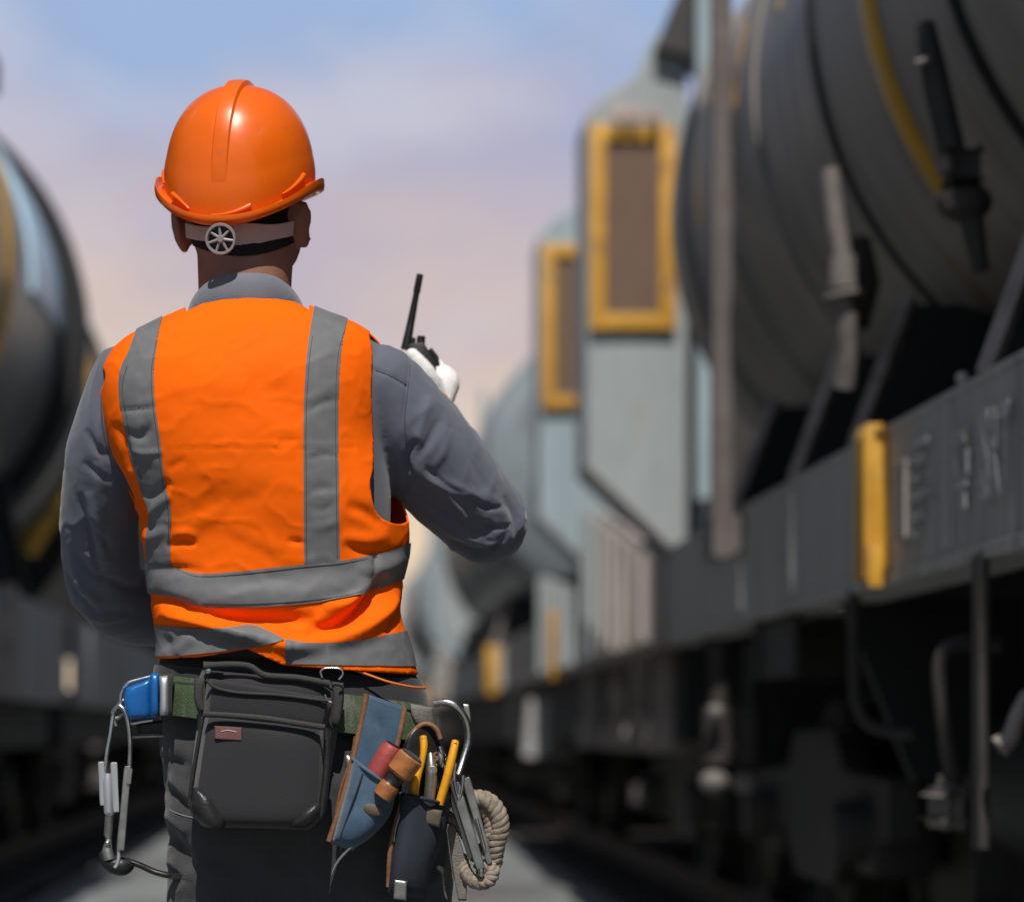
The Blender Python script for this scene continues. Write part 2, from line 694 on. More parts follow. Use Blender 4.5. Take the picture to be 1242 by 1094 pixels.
M_roof = mat('dark_roof', (.05, .045, .045), .7, var=.3, vscale=6)
M_panel = mat('dusty_side_panel', (.36, .32, .30), .7, var=.3, vscale=4, stretch=(2, 4, .3), col2=(.2, .17, .15), mask=(.5, .7), mscale=3, mstretch=(2, 4, .4))
M_chalk = mat('faded_white_paint', (.5, .5, .5), .8, var=.4, vscale=50, col2=(.2, .2, .2), mask=(.48, .62), mscale=60)
M_sky_sheet = mat('pale_blue_sheet', (.56, .78, .95), .3, var=.12, vscale=5)
M_lamp = mat('lamp_glass', (.55, .38, .33), .25, var=.2)


def bogie(w, xc, yc, m):
    """two axles in an iron side frame, leaf springs, axle boxes"""
    for s in (-1, 1):
        x = xc + s * .78
        b = MB()
        b.prism([(yc - 1.15, .62), (yc - 1.15, .80), (yc - .5, .82), (yc - .35, .95), (yc + .35, .95), (yc + .5, .82), (yc + 1.15, .80), (yc + 1.15, .62), (yc + .5, .60), (yc + .34, .44), (yc - .34, .44), (yc - .5, .60)],
                'x', x - .05, x + .05, .012)
        b.build('bogie_frame', m, w, smooth=False)
        for a in (-.82, .82):
            b = MB()
            b.box((x - s * .05 - .1, yc + a - .13, .50), (x - s * .05 + .1, yc + a + .13, .80), .03)
            b.lathe([(.0001, .16), (.085, .15), (.1, .12), (.1, 0)], (x, yc + a, .64), (s, 0, 0), 20)
            b.build('axle_box', m, w)
        b = MB()
        for k in range(3):
            pts = []
            for i in range(61):
                t = i / 60
                pts.append((x - s * .02 + .06 * math.cos(t * 10 * math.pi), yc - .17 + k * .17 + .06 * math.sin(t * 10 * math.pi), .52 + .3 * t))
            b.tube(pts, .016, 6)
        b.build('spring', m, w)
    for a in (-.82, .82):
        for s in (-1, 1):
            b = MB()
            b.lathe([(.05, -.07), (.12, -.06), (.36, -.03), (.385, -.065), (.43, -.065), (.435, .055), (.462, .06), (.462, .085), (.36, .085), (.34, .04), (.12, .05), (.05, .06)], (xc + s * .53, yc + a, .63), (-s, 0, 0), 40)
            b.build('wheel', M_uiron, w)
        MB().tube([(xc - .75, yc + a, .63), (xc + .75, yc + a, .63)], .07, 14).build('axle', M_uiron, w)


def tank(w, name, xc, zc, r, ya, yb, m, dish=.32, rings=(), ring_m=None):
    pr = []
    for i in range(13):
        t = i / 12 * math.pi / 2
        pr.append((r * math.sin(t), -dish * math.cos(t) * 1.0))
    L = yb - ya
    n = max(2, int(L / .25))
    for i in range(1, n):
        pr.append((r, L * i / n))
    for i in range(13):
        t = math.pi / 2 - i / 12 * math.pi / 2
        pr.append((r * math.sin(t), L + dish * math.cos(t)))
    o = MB().lathe(pr, (xc, ya, zc), (0, 1, 0), 96, ref=(-1, 0, 0)).build(name, m, w, angle=40)
    for (y, ht, wd, mm) in rings:
        MB().lathe([(r - .005, -wd), (r + ht * .7, -wd), (r + ht, -wd * .6), (r + ht, wd * .6), (r + ht * .7, wd), (r - .005, wd)], (xc, y, zc), (0, 1, 0), 96, ref=(-1, 0, 0)).build('hoop', mm, w, angle=50)
    return o


def arc_band(w, name, xc, zc, r, y, wd, ht, a0, a1, m):
    """paint or plate over part of the barrel; angles from the track side upwards"""
    b = MB()
    rings = []
    n = 48
    for i in range(n + 1):
        a = R(a0 + (a1 - a0) * i / n)
        s = -1 if xc > 0 else 1
        d = Vector((s * math.cos(a), 0, math.sin(a)))
        rings.append([Vector((xc, y + k * wd, zc)) + d * (r + h_) for k, h_ in ((-1, -.01), (-1, ht * .8), (-.7, ht), (.7, ht), (1, ht * .8), (1, -.01))])
    b.loft(rings)
    return b.build(name, m, w, angle=45)


def text_on(body, h, origin, parent, m, stretch=1.0):
    cu = bpy.data.curves.new('t', 'FONT')
    cu.body = body
    cu.size = h * 1.38
    cu.extrude = .0006
    cu.offset = .004
    o = bpy.data.objects.new('t', cu)
    COL.objects.link(o)
    bpy.context.view_layer.update()
    me = bpy.data.meshes.new_from_object(o.evaluated_get(bpy.context.evaluated_depsgraph_get()))
    bpy.data.objects.remove(o)
    me.transform(Matrix(((0, 0, -1, origin[0]), (-stretch, 0, 0, origin[1]), (0, 1, 0, origin[2]), (0, 0, 0, 1))))
    me.materials.clear()
    me.materials.append(m)
    t = bpy.data.objects.new('stencil_lettering', me)
    COL.objects.link(t)
    adopt(t, parent)
    return t


def saddle(w, s, xs, xc, zc, r, y, z0, z1, sm_):
    """cross plate carrying the barrel with a leaning edge flange"""
    x0, x1 = xs + s * .03, xs + s * .17
    xe = xc
    pts = [(x0, z0), (x1, z1)]
    for i in range(9):
        x = x1 + (xe - x1) * i / 8
        dz = math.sqrt(max(r * r - (x - xc) ** 2, 0))
        pts.append((x, min(z1, zc - dz + .02)))
    pts.append((xe, z0))
    MB().prism(pts, 'y', y - .012, y + .012).build('saddle_plate', M_iron, w, smooth=False)
    b = MB()
    b.tube([(x0 - s * .012, y - .01, z0), (x1 - s * .012, y - .01, z1 + .02)], .034, 4, flat=.7)
    b.build('saddle_strut', sm_, w, smooth=False)


G_W = 'tank wagons on the track beside the worker'
# nearest wagon on the right
RC, RZ, RR = TR, CAMH + 1.97, 1.165
w1 = thing('tank_wagon', (TR, 6, 0), 'nearest dark tank wagon with yellow band and a yellow post on its sill', 'tank wagon', G_W)
Z0, Z1 = CAMH + .36, CAMH + .722
tank(w1, 'barrel', RC, RZ, RR, 1.2, 9.5, M_tank, .42,
     [(9.1, .03, .05, M_tank), (8.3, .012, .03, M_tank), (7.55, .018, .045, M_tank), (6.62, .012, .022, M_iron), (5.32, .014, .025, M_iron), (4.4, .02, .05, M_tank), (2.6, .02, .05, M_tank)])
arc_band(w1, 'yellow_band', RC, RZ, RR, 5.97, .048, .016, -36, 75, M_yband)
arc_band(w1, 'yellow_streak', RC, RZ, RR, 7.15, .02, .004, 6, 26, M_yband)
arc_band(w1, 'yellow_streak', RC, RZ, RR, 7.95, .025, .004, 2, 16, M_yband)
arc_band(w1, 'yellow_streak', RC, RZ, RR, 8.75, .06, .004, -8, 14, M_yband)
arc_band(w1, 'yellow_streak', RC, RZ, RR, 7.4, .03, .004, 28, 60, M_yband)
arc_band(w1, 'yellow_streak', RC, RZ, RR, 6.3, .035, .004, 22, 48, M_yband)
b = MB()
b.box((XR, 1.0, Z0), (XR + .05, 9.85, Z1), .004)
b.box((XR - .006, 1.0, Z0 - .012), (XR + .16, 9.85, Z0 + .02), .004)
b.box((XR - .004, 1.0, Z1 - .014), (XR + .2, 9.85, Z1 + .008), .004)
for y in np.arange(1.6, 9.8, .92):
    b.box((XR - .014, y - .025, Z0 + .03), (XR + .01, y + .025, Z1 - .02), .003)
b.build('side_sill', M_sill, w1, smooth=False)
MB().box((XR + .9, 1.0, .85), (XR + 1.34, 9.8, Z1 - .05), .02).build('centre_beam', M_iron, w1, smooth=False)
MB().box((XR + .06, 1.0, Z0 + .16), (XR + 2.2, 9.8, Z0 + .2)).build('deck', M_iron, w1, smooth=False)
MB().box((XR + .3, 1.0, Z1 + .02), (XR + 2.0, 9.3, Z1 + .05)).build('walk_plate', M_iron, w1, smooth=False)
MB().box((XR + 2.19, 1.0, Z0), (XR + 2.24, 9.85, Z1), .004).build('side_sill', M_sill, w1, smooth=False)
b = MB()
b.prism([(XR - .062, Z0 + .0), (XR + .008, Z0 + .0), (XR + .008, Z1 + .012), (XR - .054, Z1 + .012), (XR - .062, Z1 - .02)], 'y', 5.87, 5.98, .005)
b.prism([(XR - .055, Z0 - .02), (XR - .02, Z0 - .02), (XR - .02, Z0 + .08), (XR - .055, Z0 + .08)], 'y', 5.85, 5.87, .003)
b.build('yellow_post', M_yframe, w1)
MB().box((XR - .03, 5.99, Z0 + .09), (XR + .0, 6.06, Z1 - .12), .004).build('post_bracket', M_strut, w1, smooth=False)
MB().box((XR - .022, 5.62, Z0 + .08), (XR + .0, 5.72, Z1 - .1), .004).build('post_bracket', M_strut, w1, smooth=False)
for y in (3.9, 5.06, 6.36, 7.22, 8.35):
    saddle(w1, 1, XR, RC, RZ, RR, y, Z1 + .01, CAMH + 1.1, M_strut)
b = MB()
b.box((XR - .105, 8.0, CAMH + .56), (XR - .04, 8.06, 6.2), .006)
b.box((XR - .052, 8.0, CAMH + .58), (XR + .0, 8.06, CAMH + .70), .004)
b.prism([(8.05, Z1 - .12), (8.75, Z1 - .12), (8.75, Z1 + .01), (8.56, Z1 + .05), (8.40, Z1 + .05), (8.05, Z1 - .02)], 'x', XR - .02, XR - .006)
b.build('stanchion', M_pole, w1, smooth=False)
# outlet pipe with flanges
pp = MB()
pp.tube([U(1006, 205, 6.15), U(1013, 270, 6.15), U(1024, 330, 6.15)], [.024, .027, .027], 14)
pp.tube([U(1021, 312, 6.15), U(1023, 350, 6.15)], .038, 16)
pp.tube([U(1020, 355, 6.15), U(1021, 361, 6.15)], .055, 16)
pp.tube([U(1022, 360, 6.15), U(1030, 425, 6.17), U(1024, 470, 6.2)], [.032, .03, .03], 14)
pp.build('outlet_pipe', M_piron, w1)
MB().tube([U(1038, 290, 6.22), U(1044, 345, 6.22), U(1040, 400, 6.24)], [.036, .05, .028], 14).build('valve_body', M_uiron, w1)
vv_ = MB()
vv_.tube([U(1122, 30, 5.42), U(1135, 100, 5.4), U(1156, 190, 5.38)], [.022, .03, .03], 12)
vv_.box(U(1146, 226, 5.40), U(1188, 182, 5.33), .012)
vv_.ball(U(1170, 246, 5.37), (.06, .05, .045), 18)
vv_.tube([U(1178, 262, 5.37), U(1190, 330, 5.37)], [.028, .018], 12)
vv_.build('valve_body', M_uiron, w1)
MB().tube([U(1111, 77, 5.38), U(1128, 72, 5.37)], .008, 8).build('valve_handle', M_piron, w1)
MB().tube([U(1143, 190, 5.36), U(1149, 210, 5.36)], .022, 10).build('valve_flange', M_piron, w1)
MB().tube([U(1150, 232, 5.35), U(1156, 252, 5.35)], .02, 10).build('valve_flange', M_strut, w1)
MB().ball(U(1167, 459, 5.16), .014, 12).build('bolt', M_chalk, w1)
t_ = text_on('SRT', .185, (XR - .0165, 4.955, CAMH + (885 - 602) * 4.88 / FPX), w1, M_chalk, .48)
for (yy, pa, pb, wd) in ((5.19, 520, 535, .10), (5.19, 545, 575, .03), (5.10, 545, 575, .03), (5.17, 582, 590, .09), (5.13, 596, 616, .04)):
    z0_, z1_ = CAMH + (885 - pb) * 5.1 / FPX, CAMH + (885 - pa) * 5.1 / FPX
    MB().box((XR - .0165, yy - wd, z0_), (XR - .014, yy, z1_)).build('stencil_mark', M_chalk, w1, smooth=False)
for (pa, n_) in ((532, 3), (552, 2), (573, 1), (595, 3), (620, 2), (642, 1)):
    z1_ = CAMH + (885 - pa) * 5.5 / FPX
    MB().box((XR - .0165, 5.57 - .05 * n_, z1_ - .016), (XR - .014, 5.57, z1_)).build('stencil_mark', M_chalk, w1, smooth=False)
bogie(w1, TR, 3.6, M_uiron)
bogie(w1, TR, 8.35, M_uiron)
# brake gear under the sill
ug = MB()
ug.tube([U(1212, 782, 5.35), U(1178, 780, 5.35), U(1150, 788, 5.35), U(1141, 815, 5.35), U(1147, 880, 5.35), U(1157, 950, 5.35)], .02, 12, sub=6)
ug.build('brake_pipe', M_uiron, w1)
MB().tube([U(1036, 715, 6.3), U(1036, 800, 6.3), U(1040, 855, 6.3), U(1062, 882, 6.3), U(1110, 890, 6.25)], .017, 12, sub=6).build('brake_hose', M_uiron, w1)
MB().box((U(1184, 0, 5.0).x, 4.98, U(0, 1030, 5.0).z), (U(1198, 0, 5.0).x, 5.04, Z0), .004).build('hanger_bar', M_uiron, w1, smooth=False)
MB().tube([U(1246, 840, 4.9), U(1234, 868, 4.9), U(1226, 892, 4.9), U(1212, 906, 4.9)], [.012, .016, .018, .024], 10, sub=4).build('pull_chain', M_strut, w1)
b = MB()
b.box(U(1128, 992, 5.45), U(1166, 966, 5.30), .02)
b.tube([U(1157, 945, 5.36), U(1150, 972, 5.38)], .035, 12)
b.build('brake_block', M_piron, w1)
for px in (872, 912):
    b = MB()
    b.tube([U(px, 780, 8.3), U(px - 2, 930, 8.3)], .03, 12)
    b.tube([U(px - 2, 855, 8.3), U(px - 2, 925, 8.3)], .05, 14)
    b.build('damper', M_uiron, w1)
    MB().ball(U(px - 6, 948, 8.28), (.05, .04, .04), 14).build('damper_foot', M_piron, w1)
MB().ball(U(868, 864, 8.2), .03, 14).build('reflector', M_piron, w1)
b = MB()
b.prism([(7.25, Z0 - .2), (7.8, Z0 - .2), (7.8, Z0), (7.25, Z0)], 'x', XR + .02, XR + .04)
b.prism([(XR, Z0 - .2), (XR + .4, Z0 - .2), (XR + .4, Z0), (XR, Z0)], 'y', 7.8, 7.83)
b.build('step_plate', M_uiron, w1, smooth=False)
for (y, ww) in ((6.7, .5), (4.4, .5), (9.3, .3)):
    MB().prism([(XR + .05, Z0), (XR + .05 + ww, Z0), (XR + .05 + ww, Z0 - .5), (XR + .25, Z0 - .5)], 'y', y, y + .04).build('bracket', M_iron, w1, smooth=False)
MB().lathe([(.0001, 0), (.2, .02), (.22, .1), (.22, .9), (.2, .98), (.0001, 1.0)], (TR - .55, 5.6, .82), (0, 1, 0), 24).build('air_reservoir', M_iron, w1)

# second wagon on the right: blue-grey end cabinets with yellow framed grilles
w2 = thing('hopper_wagon', (TR, 14, 0), 'blue grey wagon with tall cabinets and yellow framed brown grilles behind the first tank wagon', 'wagon')
b = MB()
b.box((XR, 10.15, Z0), (XR + .05, 20.2, Z1), .004)
b.box((XR - .006, 10.15, Z0 - .012), (XR + .16, 20.2, Z0 + .02), .004)
b.build('side_sill', M_panel, w2, smooth=False)
MB().box((XR + .1, 10.2, .9), (XR + 2.1, 20.0, Z0 + .1)).build('underframe', M_iron, w2, smooth=False)
for y in np.arange(10.3, 13.2, .42):
    MB().box((XR - .07, y, Z0 + .01), (XR + .0, y + .09, CAMH + .72 + .165 * (y - 10.2)), .006).build('side_post', M_panel if int(y * 10) % 2 else M_cab, w2, smooth=False)
MB().prism([(10.15, Z1 + .002), (10.15, CAMH + .70), (11.7, CAMH + .98), (13.05, CAMH + 1.18), (13.1, CAMH + .72), (16.2, CAMH + 1.0), (16.2, Z1 + .002)], 'x', XR + .005, XR + .04).build('side_panel', M_panel, w2, smooth=False)
for y in np.arange(14.0, 16.2, .5):
    MB().box((XR - .05, y, Z0 + .01), (XR + .0, y + .09, CAMH + .74 + .09 * (y - 13.1)), .006).build('side_post', M_cab, w2, smooth=False)


def cabinet(w, y, mc, k=0.0):
    x0, x1 = XR - .02, XR + .52
    c = MB()
    zt = CAMH + 3.28
    out = [(x0, zt), (x0 + .09, zt + .10), (x0 + .26, zt + .21), (x0 + .36, zt + .42), (x1, zt + .55), (x1, CAMH + .96), (x0 + .47, CAMH + .95), (x0, CAMH + 1.40)]
    c.prism(out, 'y', y, y + .55, .012)
    o = c.build('cabinet', mc, w, smooth=False)
    lip = MB()
    lip.tube([(x0 - .006, y - .012, CAMH + 1.40), (x0 + .47, y - .012, CAMH + .945), (x1 + .02, y - .012, CAMH + .955)], .016, 8)
    lip.build('lower_lip', M_pole, o)
    zf1, zf0 = CAMH + 3.22, CAMH + 2.13
    xf0, xf1 = x0 + .015, x0 + .475
    f_ = MB()
    t = .085
    f_.box((xf0, y - .05, zf0), (xf0 + t, y, zf1), .006)
    f_.box((xf1 - t, y - .05, zf0), (xf1, y, zf1), .006)
    f_.box((xf0 + t - .002, y - .048, zf0 + .002), (xf1 - t + .002, y, zf0 + t), .006)
    f_.box((xf0 + t - .002, y - .048, zf1 - t), (xf1 - t + .002, y, zf1 - .002), .006)
    f_.build('grille_frame', M_yframe, o)
    g = MB()
    g.box((xf0 + t - .004, y - .018, zf0 + t - .004), (xf1 - t + .004, y - .004, zf1 - t + .004))
    for i in range(9):
        x = xf0 + t + .015 + i * .032
        g.box((x, y - .03, zf0 + t), (x + .012, y - .016, zf1 - t))
    g.build('grille', M_grille, o, smooth=False)
    return o


c1 = cabinet(w2, 13.1, M_cab)
cabinet(w2, 16.3, M_cab2)
for x in (XR + .12, XR + .2, XR + .3):
    MB().box((x, 12.99, CAMH + 3.225), (x + .06, 13.06, CAMH + 3.30), .015).build('marker_lamp', M_lamp, w2)
b = MB()
b.prism([(XR + .34, CAMH + 3.62), (XR + .62, CAMH + 3.55), (XR + .62, CAMH + 4.1), (XR + .52, CAMH + 4.05)], 'y', 13.0, 13.4)
b.build('roof_edge', M_roof, w2, smooth=False)
MB().box((XR + .53, 12.8, CAMH + 1.2), (XR + .62, 12.9, 5.6), .01).build('corner_post', M_cab2, w2, smooth=False)
MB().box((XR + .63, 12.84, CAMH + .9), (XR + 1.8, 12.95, CAMH + 3.6), .01).build('end_wall', M_uiron, w2, smooth=False)
MB().box((XR + .54, 13.1, Z1), (XR + 2.0, 19.0, CAMH + 2.9), .1).build('hopper_body', M_cab, w2)
bogie(w2, TR, 11.6, M_uiron)
bogie(w2, TR, 18.2, M_uiron)
for y in (10.5, 11.35, 12.3, 13.6):
    MB().prism([(XR + .02, Z0), (XR + .42, Z0), (XR + .42, Z0 - .46), (XR - .02, Z0 - .46), (XR - .02, Z0 - .36), (XR + .02, Z0 - .3)], 'y', y, y + .05).build('step_plate', M_strut if y < 13 else M_panel, w2, smooth=False)
MB().prism([(XR - .075, Z0 - .05), (XR - .0, Z0 - .05), (XR - .0, Z1 + .0), (XR - .07, Z1 + .0)], 'y', 14.75, 14.95, .005).build('yellow_post', M_yframe, w2)
for px in (650, 664):
    MB().tube([U(px, 848, 17), U(px - 6, 918, 17)], .06, 14).build('air_cylinder', M_chalk, w2)

# farther wagons on the right: one is built, the others are copies


def copy_tree(o, dy, dx=0.0, sub_parts=True):
    c = o.copy()
    COL.objects.link(c)
    c.location = Vector(o.location) + Vector((dx, dy, 0))
    for ch in list(o.children):
        d = ch.copy()
        COL.objects.link(d)
        d.parent = c
        d.matrix_parent_inverse = ch.matrix_parent_inverse.copy()
        for g in list(ch.children) if sub_parts else ():
            e = g.copy()
            COL.objects.link(e)
            e.parent = d
            e.matrix_parent_inverse = g.matrix_parent_inverse.copy()
    return c


w3 = thing('tank_wagon', (TR, 25, 0), 'pale blue rounded tank wagon just beyond the blue grey cabinets', 'tank wagon', G_W)
tank(w3, 'barrel', 2.5, CAMH + 2.25, 1.35, 21.6, 29.4, M_tank_b, .5, [(22.3, .02, .06, M_tank_b), (24.2, .02, .06, M_tank), (26.5, .02, .06, M_tank_b), (28.6, .02, .06, M_tank)])
b = MB()
b.box((XR, 21.0, Z0), (XR + .05, 30.0, Z1), .004)
b.build('side_sill', M_sill, w3, smooth=False)
MB().box((XR + .1, 21.0, .85), (XR + 2.1, 30.0, Z0 + .1)).build('underframe', M_iron, w3, smooth=False)
for y in (21.9, 23.2, 24.6, 26.2, 28, 29.2):
    saddle(w3, 1, XR, 2.5, CAMH + 2.25, 1.35, y, Z1, CAMH + 1.2, M_strut)
MB().prism([(XR - .1, Z0 - .05), (XR - .0, Z0 - .05), (XR - .0, Z1), (XR - .1, Z1)], 'y', 21.0, 21.2, .005).build('orange_post', M_yframe, w3)
bogie(w3, TR, 22.6, M_uiron)
bogie(w3, TR, 28.2, M_uiron)
copy_tree(w2, 20.7, sub_parts=False)['label'] = 'distant blue grey cabinet wagon beyond the first pale blue tank'
copy_tree(w2, 41.6, sub_parts=False)['label'] = 'most distant blue grey cabinet wagon, beyond the second pale blue tank'
copy_tree(w3, 20.7)['label'] = 'second pale blue tank wagon from the cabinets, farther down the line'
copy_tree(w3, 41.6)['label'] = 'third pale blue tank wagon from the cabinets, farthest down the line'

# ------------------------------------------------------------------ train on the left
G_L = 'tank wagons on the far side of the path'
LC, LZ, LR = -2.89, CAMH + 2.25, 1.30
l1 = thing('tank_wagon', (TL, 10, 0), 'grey tank wagon with yellow arcs and a pale blue plate under a dark hoop', 'tank wagon', G_L)
tank(l1, 'barrel', LC, LZ, LR, 4.5, 13.9, M_tank_l, .4, [(7.0, .02, .05, M_tank), (8.6, .02, .05, M_tank), (10.2, .02, .06, M_tank_l), (11.75, .02, .035, M_tank_l)])
arc_band(l1, 'yellow_band', LC, LZ, LR, 11.6, .14, .022, -25, 80, M_yband)
arc_band(l1, 'weather_plate', LC, LZ, LR, 12.95, .62, .03, -2, 42, M_sky_sheet)
MB().lathe([(LR - .02, -.2), (LR + .12, -.2), (LR + .13, 0), (LR + .12, .2), (LR - .02, .2)], (LC, 13.86, LZ), (0, 1, 0), 96).build('dark_hoop', M_iron, l1)
arc_band(l1, 'dark_plate', LC, LZ, LR, 12.7, 1.1, .05, 42, 95, M_iron)
MB().box((LC - .35, 11.2, LZ + LR - .1), (LC + 1.0, 13.4, LZ + LR + .1), .03).build('top_walkway', M_iron, l1)
LZ0, LZ1 = CAMH + .16, CAMH + .70
b = MB()
b.box((XL - .05, 5.0, LZ0), (XL, 14.9, LZ1), .004)
for y in np.arange(5.6, 14.8, .9):
    b.box((XL - .01, y - .03, LZ0 + .03), (XL + .014, y + .03, LZ1 - .02), .003)
b.build('side_sill', M_sill_l, l1, smooth=False)
MB().box((XL - 2.1, 5.0, .85), (XL - .1, 14.8, LZ0 + .1)).build('underframe', M_iron, l1, smooth=False)
MB().box((XL - 2.0, 5.0, LZ1 + .0), (XL - .3, 14.4, LZ1 + .06)).build('walk_plate', M_iron, l1, smooth=False)
for y in (8.8, 9.8, 10.8, 11.6, 12.4, 13.2):
    saddle(l1, -1, XL, LC, LZ, LR, y, LZ1, CAMH + 1.35, M_uiron)
MB().tube([U(34, 672, 13.3), U(76, 604, 13.3)], .07, 8, flat=.6).build('yellow_strut', M_yband, l1, smooth=False)
MB().box((XL - .0, 12.1, LZ0), (XL + .05, 12.35, LZ1 + .02), .004).build('sill_post', M_strut, l1, smooth=False)
bogie(l1, TL, 6.8, M_uiron)
bogie(l1, TL, 13.0, M_uiron)

l2 = thing('tank_wagon', (TL, 22, 0), 'grey tank wagon with one yellow hoop behind the wagon with the pale blue plate', 'tank wagon', G_L)
tank(l2, 'barrel', LC, LZ - .05, LR - .08, 15.7, 27.0, M_tank_l, .25, [(16.1, .03, .2, M_yband), (17.0, .05, .1, M_iron), (22, .02, .06, M_tank), (24.5, .02, .06, M_tank_l), (26.5, .02, .06, M_tank)])
b = MB()
b.box((XL - .05, 15.6, LZ0), (XL, 27.6, LZ1), .004)
for y in np.arange(16.2, 27.4, .9):
    b.box((XL - .01, y - .03, LZ0 + .03), (XL + .014, y + .03, LZ1 - .02), .003)
b.build('side_sill', M_sill_l, l2, smooth=False)
MB().box((XL - 2.1, 15.6, .85), (XL - .1, 27.6, LZ0 + .1)).build('underframe', M_iron, l2, smooth=False)
for y in (16.0, 17.4, 18.9, 20.2, 21.6, 23, 24.4, 26.4):
    saddle(l2, -1, XL, LC, LZ - .05, LR - .08, y, LZ1, CAMH + 1.36, M_uiron)
bogie(l2, TL, 17.4, M_uiron)
bogie(l2, TL, 25.8, M_uiron)
copy_tree(l2, 12.6)['label'] = 'next but one grey tank wagon with a yellow hoop, half hidden by the worker'
copy_tree(l2, 25.2)['label'] = 'last grey tank wagon with a yellow hoop, hidden behind the worker'

# low wood closing the end of the line
M_wood_far = mat('far_leaves', (.05, .065, .05), .9, var=.4, vscale=.3)
b = MB()
for i in range(90):
    x = -70 + i * 1.7 + random.uniform(-.5, .5)
    b.ball((x, 260 + random.uniform(-6, 6), random.uniform(1.0, 2.5)), (random.uniform(1.6, 3), 2.5, random.uniform(1.8, 3.2)), 10)
w_ = b.build('far_wood', M_wood_far)
w_['kind'] = 'stuff'

# ------------------------------------------------------------------ the worker
M_skin = mat('skin', (.33, .15, .10), .55, var=.18, vscale=30, bump=.25, bscale=300)
M_hair = mat('hair', (.006, .005, .005), .7, var=.4, vscale=200, bump=1.0, bscale=500)
M_shirt = mat('shirt_cotton', (.098, .110, .148), .85, var=.14, vscale=14, bump=.15, bscale=900, sheen=.25, col2=(.118, .13, .165), mask=(.5, .75), mscale=9)
M_collar = mat('collar_cotton', (.15, .165, .2), .85, var=.16, vscale=25, bump=.4, bscale=600, sheen=.25)
M_vest = mat('fluorescent_orange', (.98, .138, .001), .8, var=.05, vscale=9, bump=.05, bscale=900, spec=.12)
M_reflect = mat('reflective_tape', (.155, .158, .165), .6, var=.10, vscale=45, bump=.08, bscale=900, spec=.3, col2=(.14, .14, .143), mask=(.5, .7), mscale=22)
M_hat = mat('orange_plastic', (.80, .130, .004), .27, var=.07, vscale=10, bump=.03, bscale=60, coat=.15, spec=.4, rvar=.14, col2=(.62, .12, .02), mask=(.62, .8), mscale=28)
M_trouser = mat('trouser_twill', (.036, .036, .039), .85, var=.25, vscale=18, bump=.5, bscale=650, sheen=.2)
M_glove = mat('white_cotton', (.8, .79, .77), .9, var=.06, vscale=40, bump=.7, bscale=500)
M_strap = mat('pale_plastic', (.55, .42, .40), .5, var=.1, vscale=40)
M_knob = mat('grey_plastic', (.30, .27, .27), .45, var=.1)
M_black = mat('black_plastic', (.012, .012, .013), .42, var=.3, vscale=40, bump=.1)
M_boot = mat('boot_leather', (.03, .022, .018), .6, var=.3, vscale=30)
M_eye = mat('eye_white', (.75, .73, .7), .2)
M_thread = mat('dark_thread', (.075, .078, .092), .9)

man = thing('person', (-.12, 3.42, 0), 'worker seen from behind in orange hard hat and reflective vest, tool belt round the waist', 'person')


def dense_rows(rows, n):
    q = crom(rows, n)
    return [tuple(r) for r in q]


def torso(mb, rows, sub=5, n=110, e=2.5, grow=0.0):
    rings = []
    for (v, xl, xr, yb, yf) in dense_rows(rows, sub):
        p, q = U(xl, v, 3.4), U(xr, v, 3.4)
        xc, a = (p.x + q.x) / 2, (q.x - p.x) / 2 + grow
        yc, b = (yb + yf) / 2, (yf - yb) / 2 + grow
        ring = []
        for k in range(n):
            t = 2 * math.pi * k / n
            c, s = math.cos(t), math.sin(t)
            ring.append((xc + a * math.copysign(abs(c) ** (2 / e), c), yc + b * math.copysign(abs(s) ** (2 / e), s), p.z))
        rings.append(ring)
    mb.loft(rings)


# --- body: one continuous surface, head to feet
mb = MB()
fw = Vector((math.sin(R(12)), math.cos(R(12)), 0))
rt = Vector((fw.y, -fw.x, 0))
HC = U(297, 232, 3.452)
turn = Matrix.Rotation(R(-12), 4, 'Z')


def hp(x, y, z):
    return HC + rt * x + fw * y + Vector((0, 0, z))


mb.ball(HC + Vector((0, 0, .005)), (.078, .097, .112), 28, turn)
mb.ball(hp(0, .03, -.066), (.074, .066, .062), 22, turn)
mb.ball(hp(0, -.022, -.062), (.073, .058, .048), 22, turn)          # jaw
mb.ball(hp(0, .075, -.098), (.024, .02, .018), 14, turn)          # chin
mb.ball(hp(0, .1, -.03), (.013, .018, .016), 12, turn)            # nose
mb.ball(hp(0, .088, -.008), (.009, .014, .024), 12, turn)
mb.ball(hp(0, .088, -.066), (.024, .012, .011), 12, turn)         # lips
mb.ball(hp(0, .082, .018), (.05, .014, .01), 14, turn)            # brow
for s in (-1, 1):
    tilt = turn @ Matrix.Rotation(R(-24 * s), 4, 'Z') @ Matrix.Rotation(R(8 * s), 4, 'Y')
    mb.ball(hp(s * (.088 if s < 0 else .0845) - (.012 if s < 0 else 0), .0, -.044), (.007, .017, .031 if s < 0 else .027), 16, tilt)  # ear
    mb.ball(hp(s * .084 - (.008 if s < 0 else 0), .010, -.07), (.008, .012, .014), 12, tilt)
    mb.ball(hp(s * .078 - (.006 if s < 0 else 0), .012, -.045), (.012, .014, .026), 12, turn)
    mb.ball(hp(s * .034, .07, -.04), (.026, .024, .022), 12, turn)  # cheekbone
mb.limb([U(297, 425, 3.435), U(297, 350, 3.432), U(298, 285, 3.442)], [.066, .0655, .07], n=26)
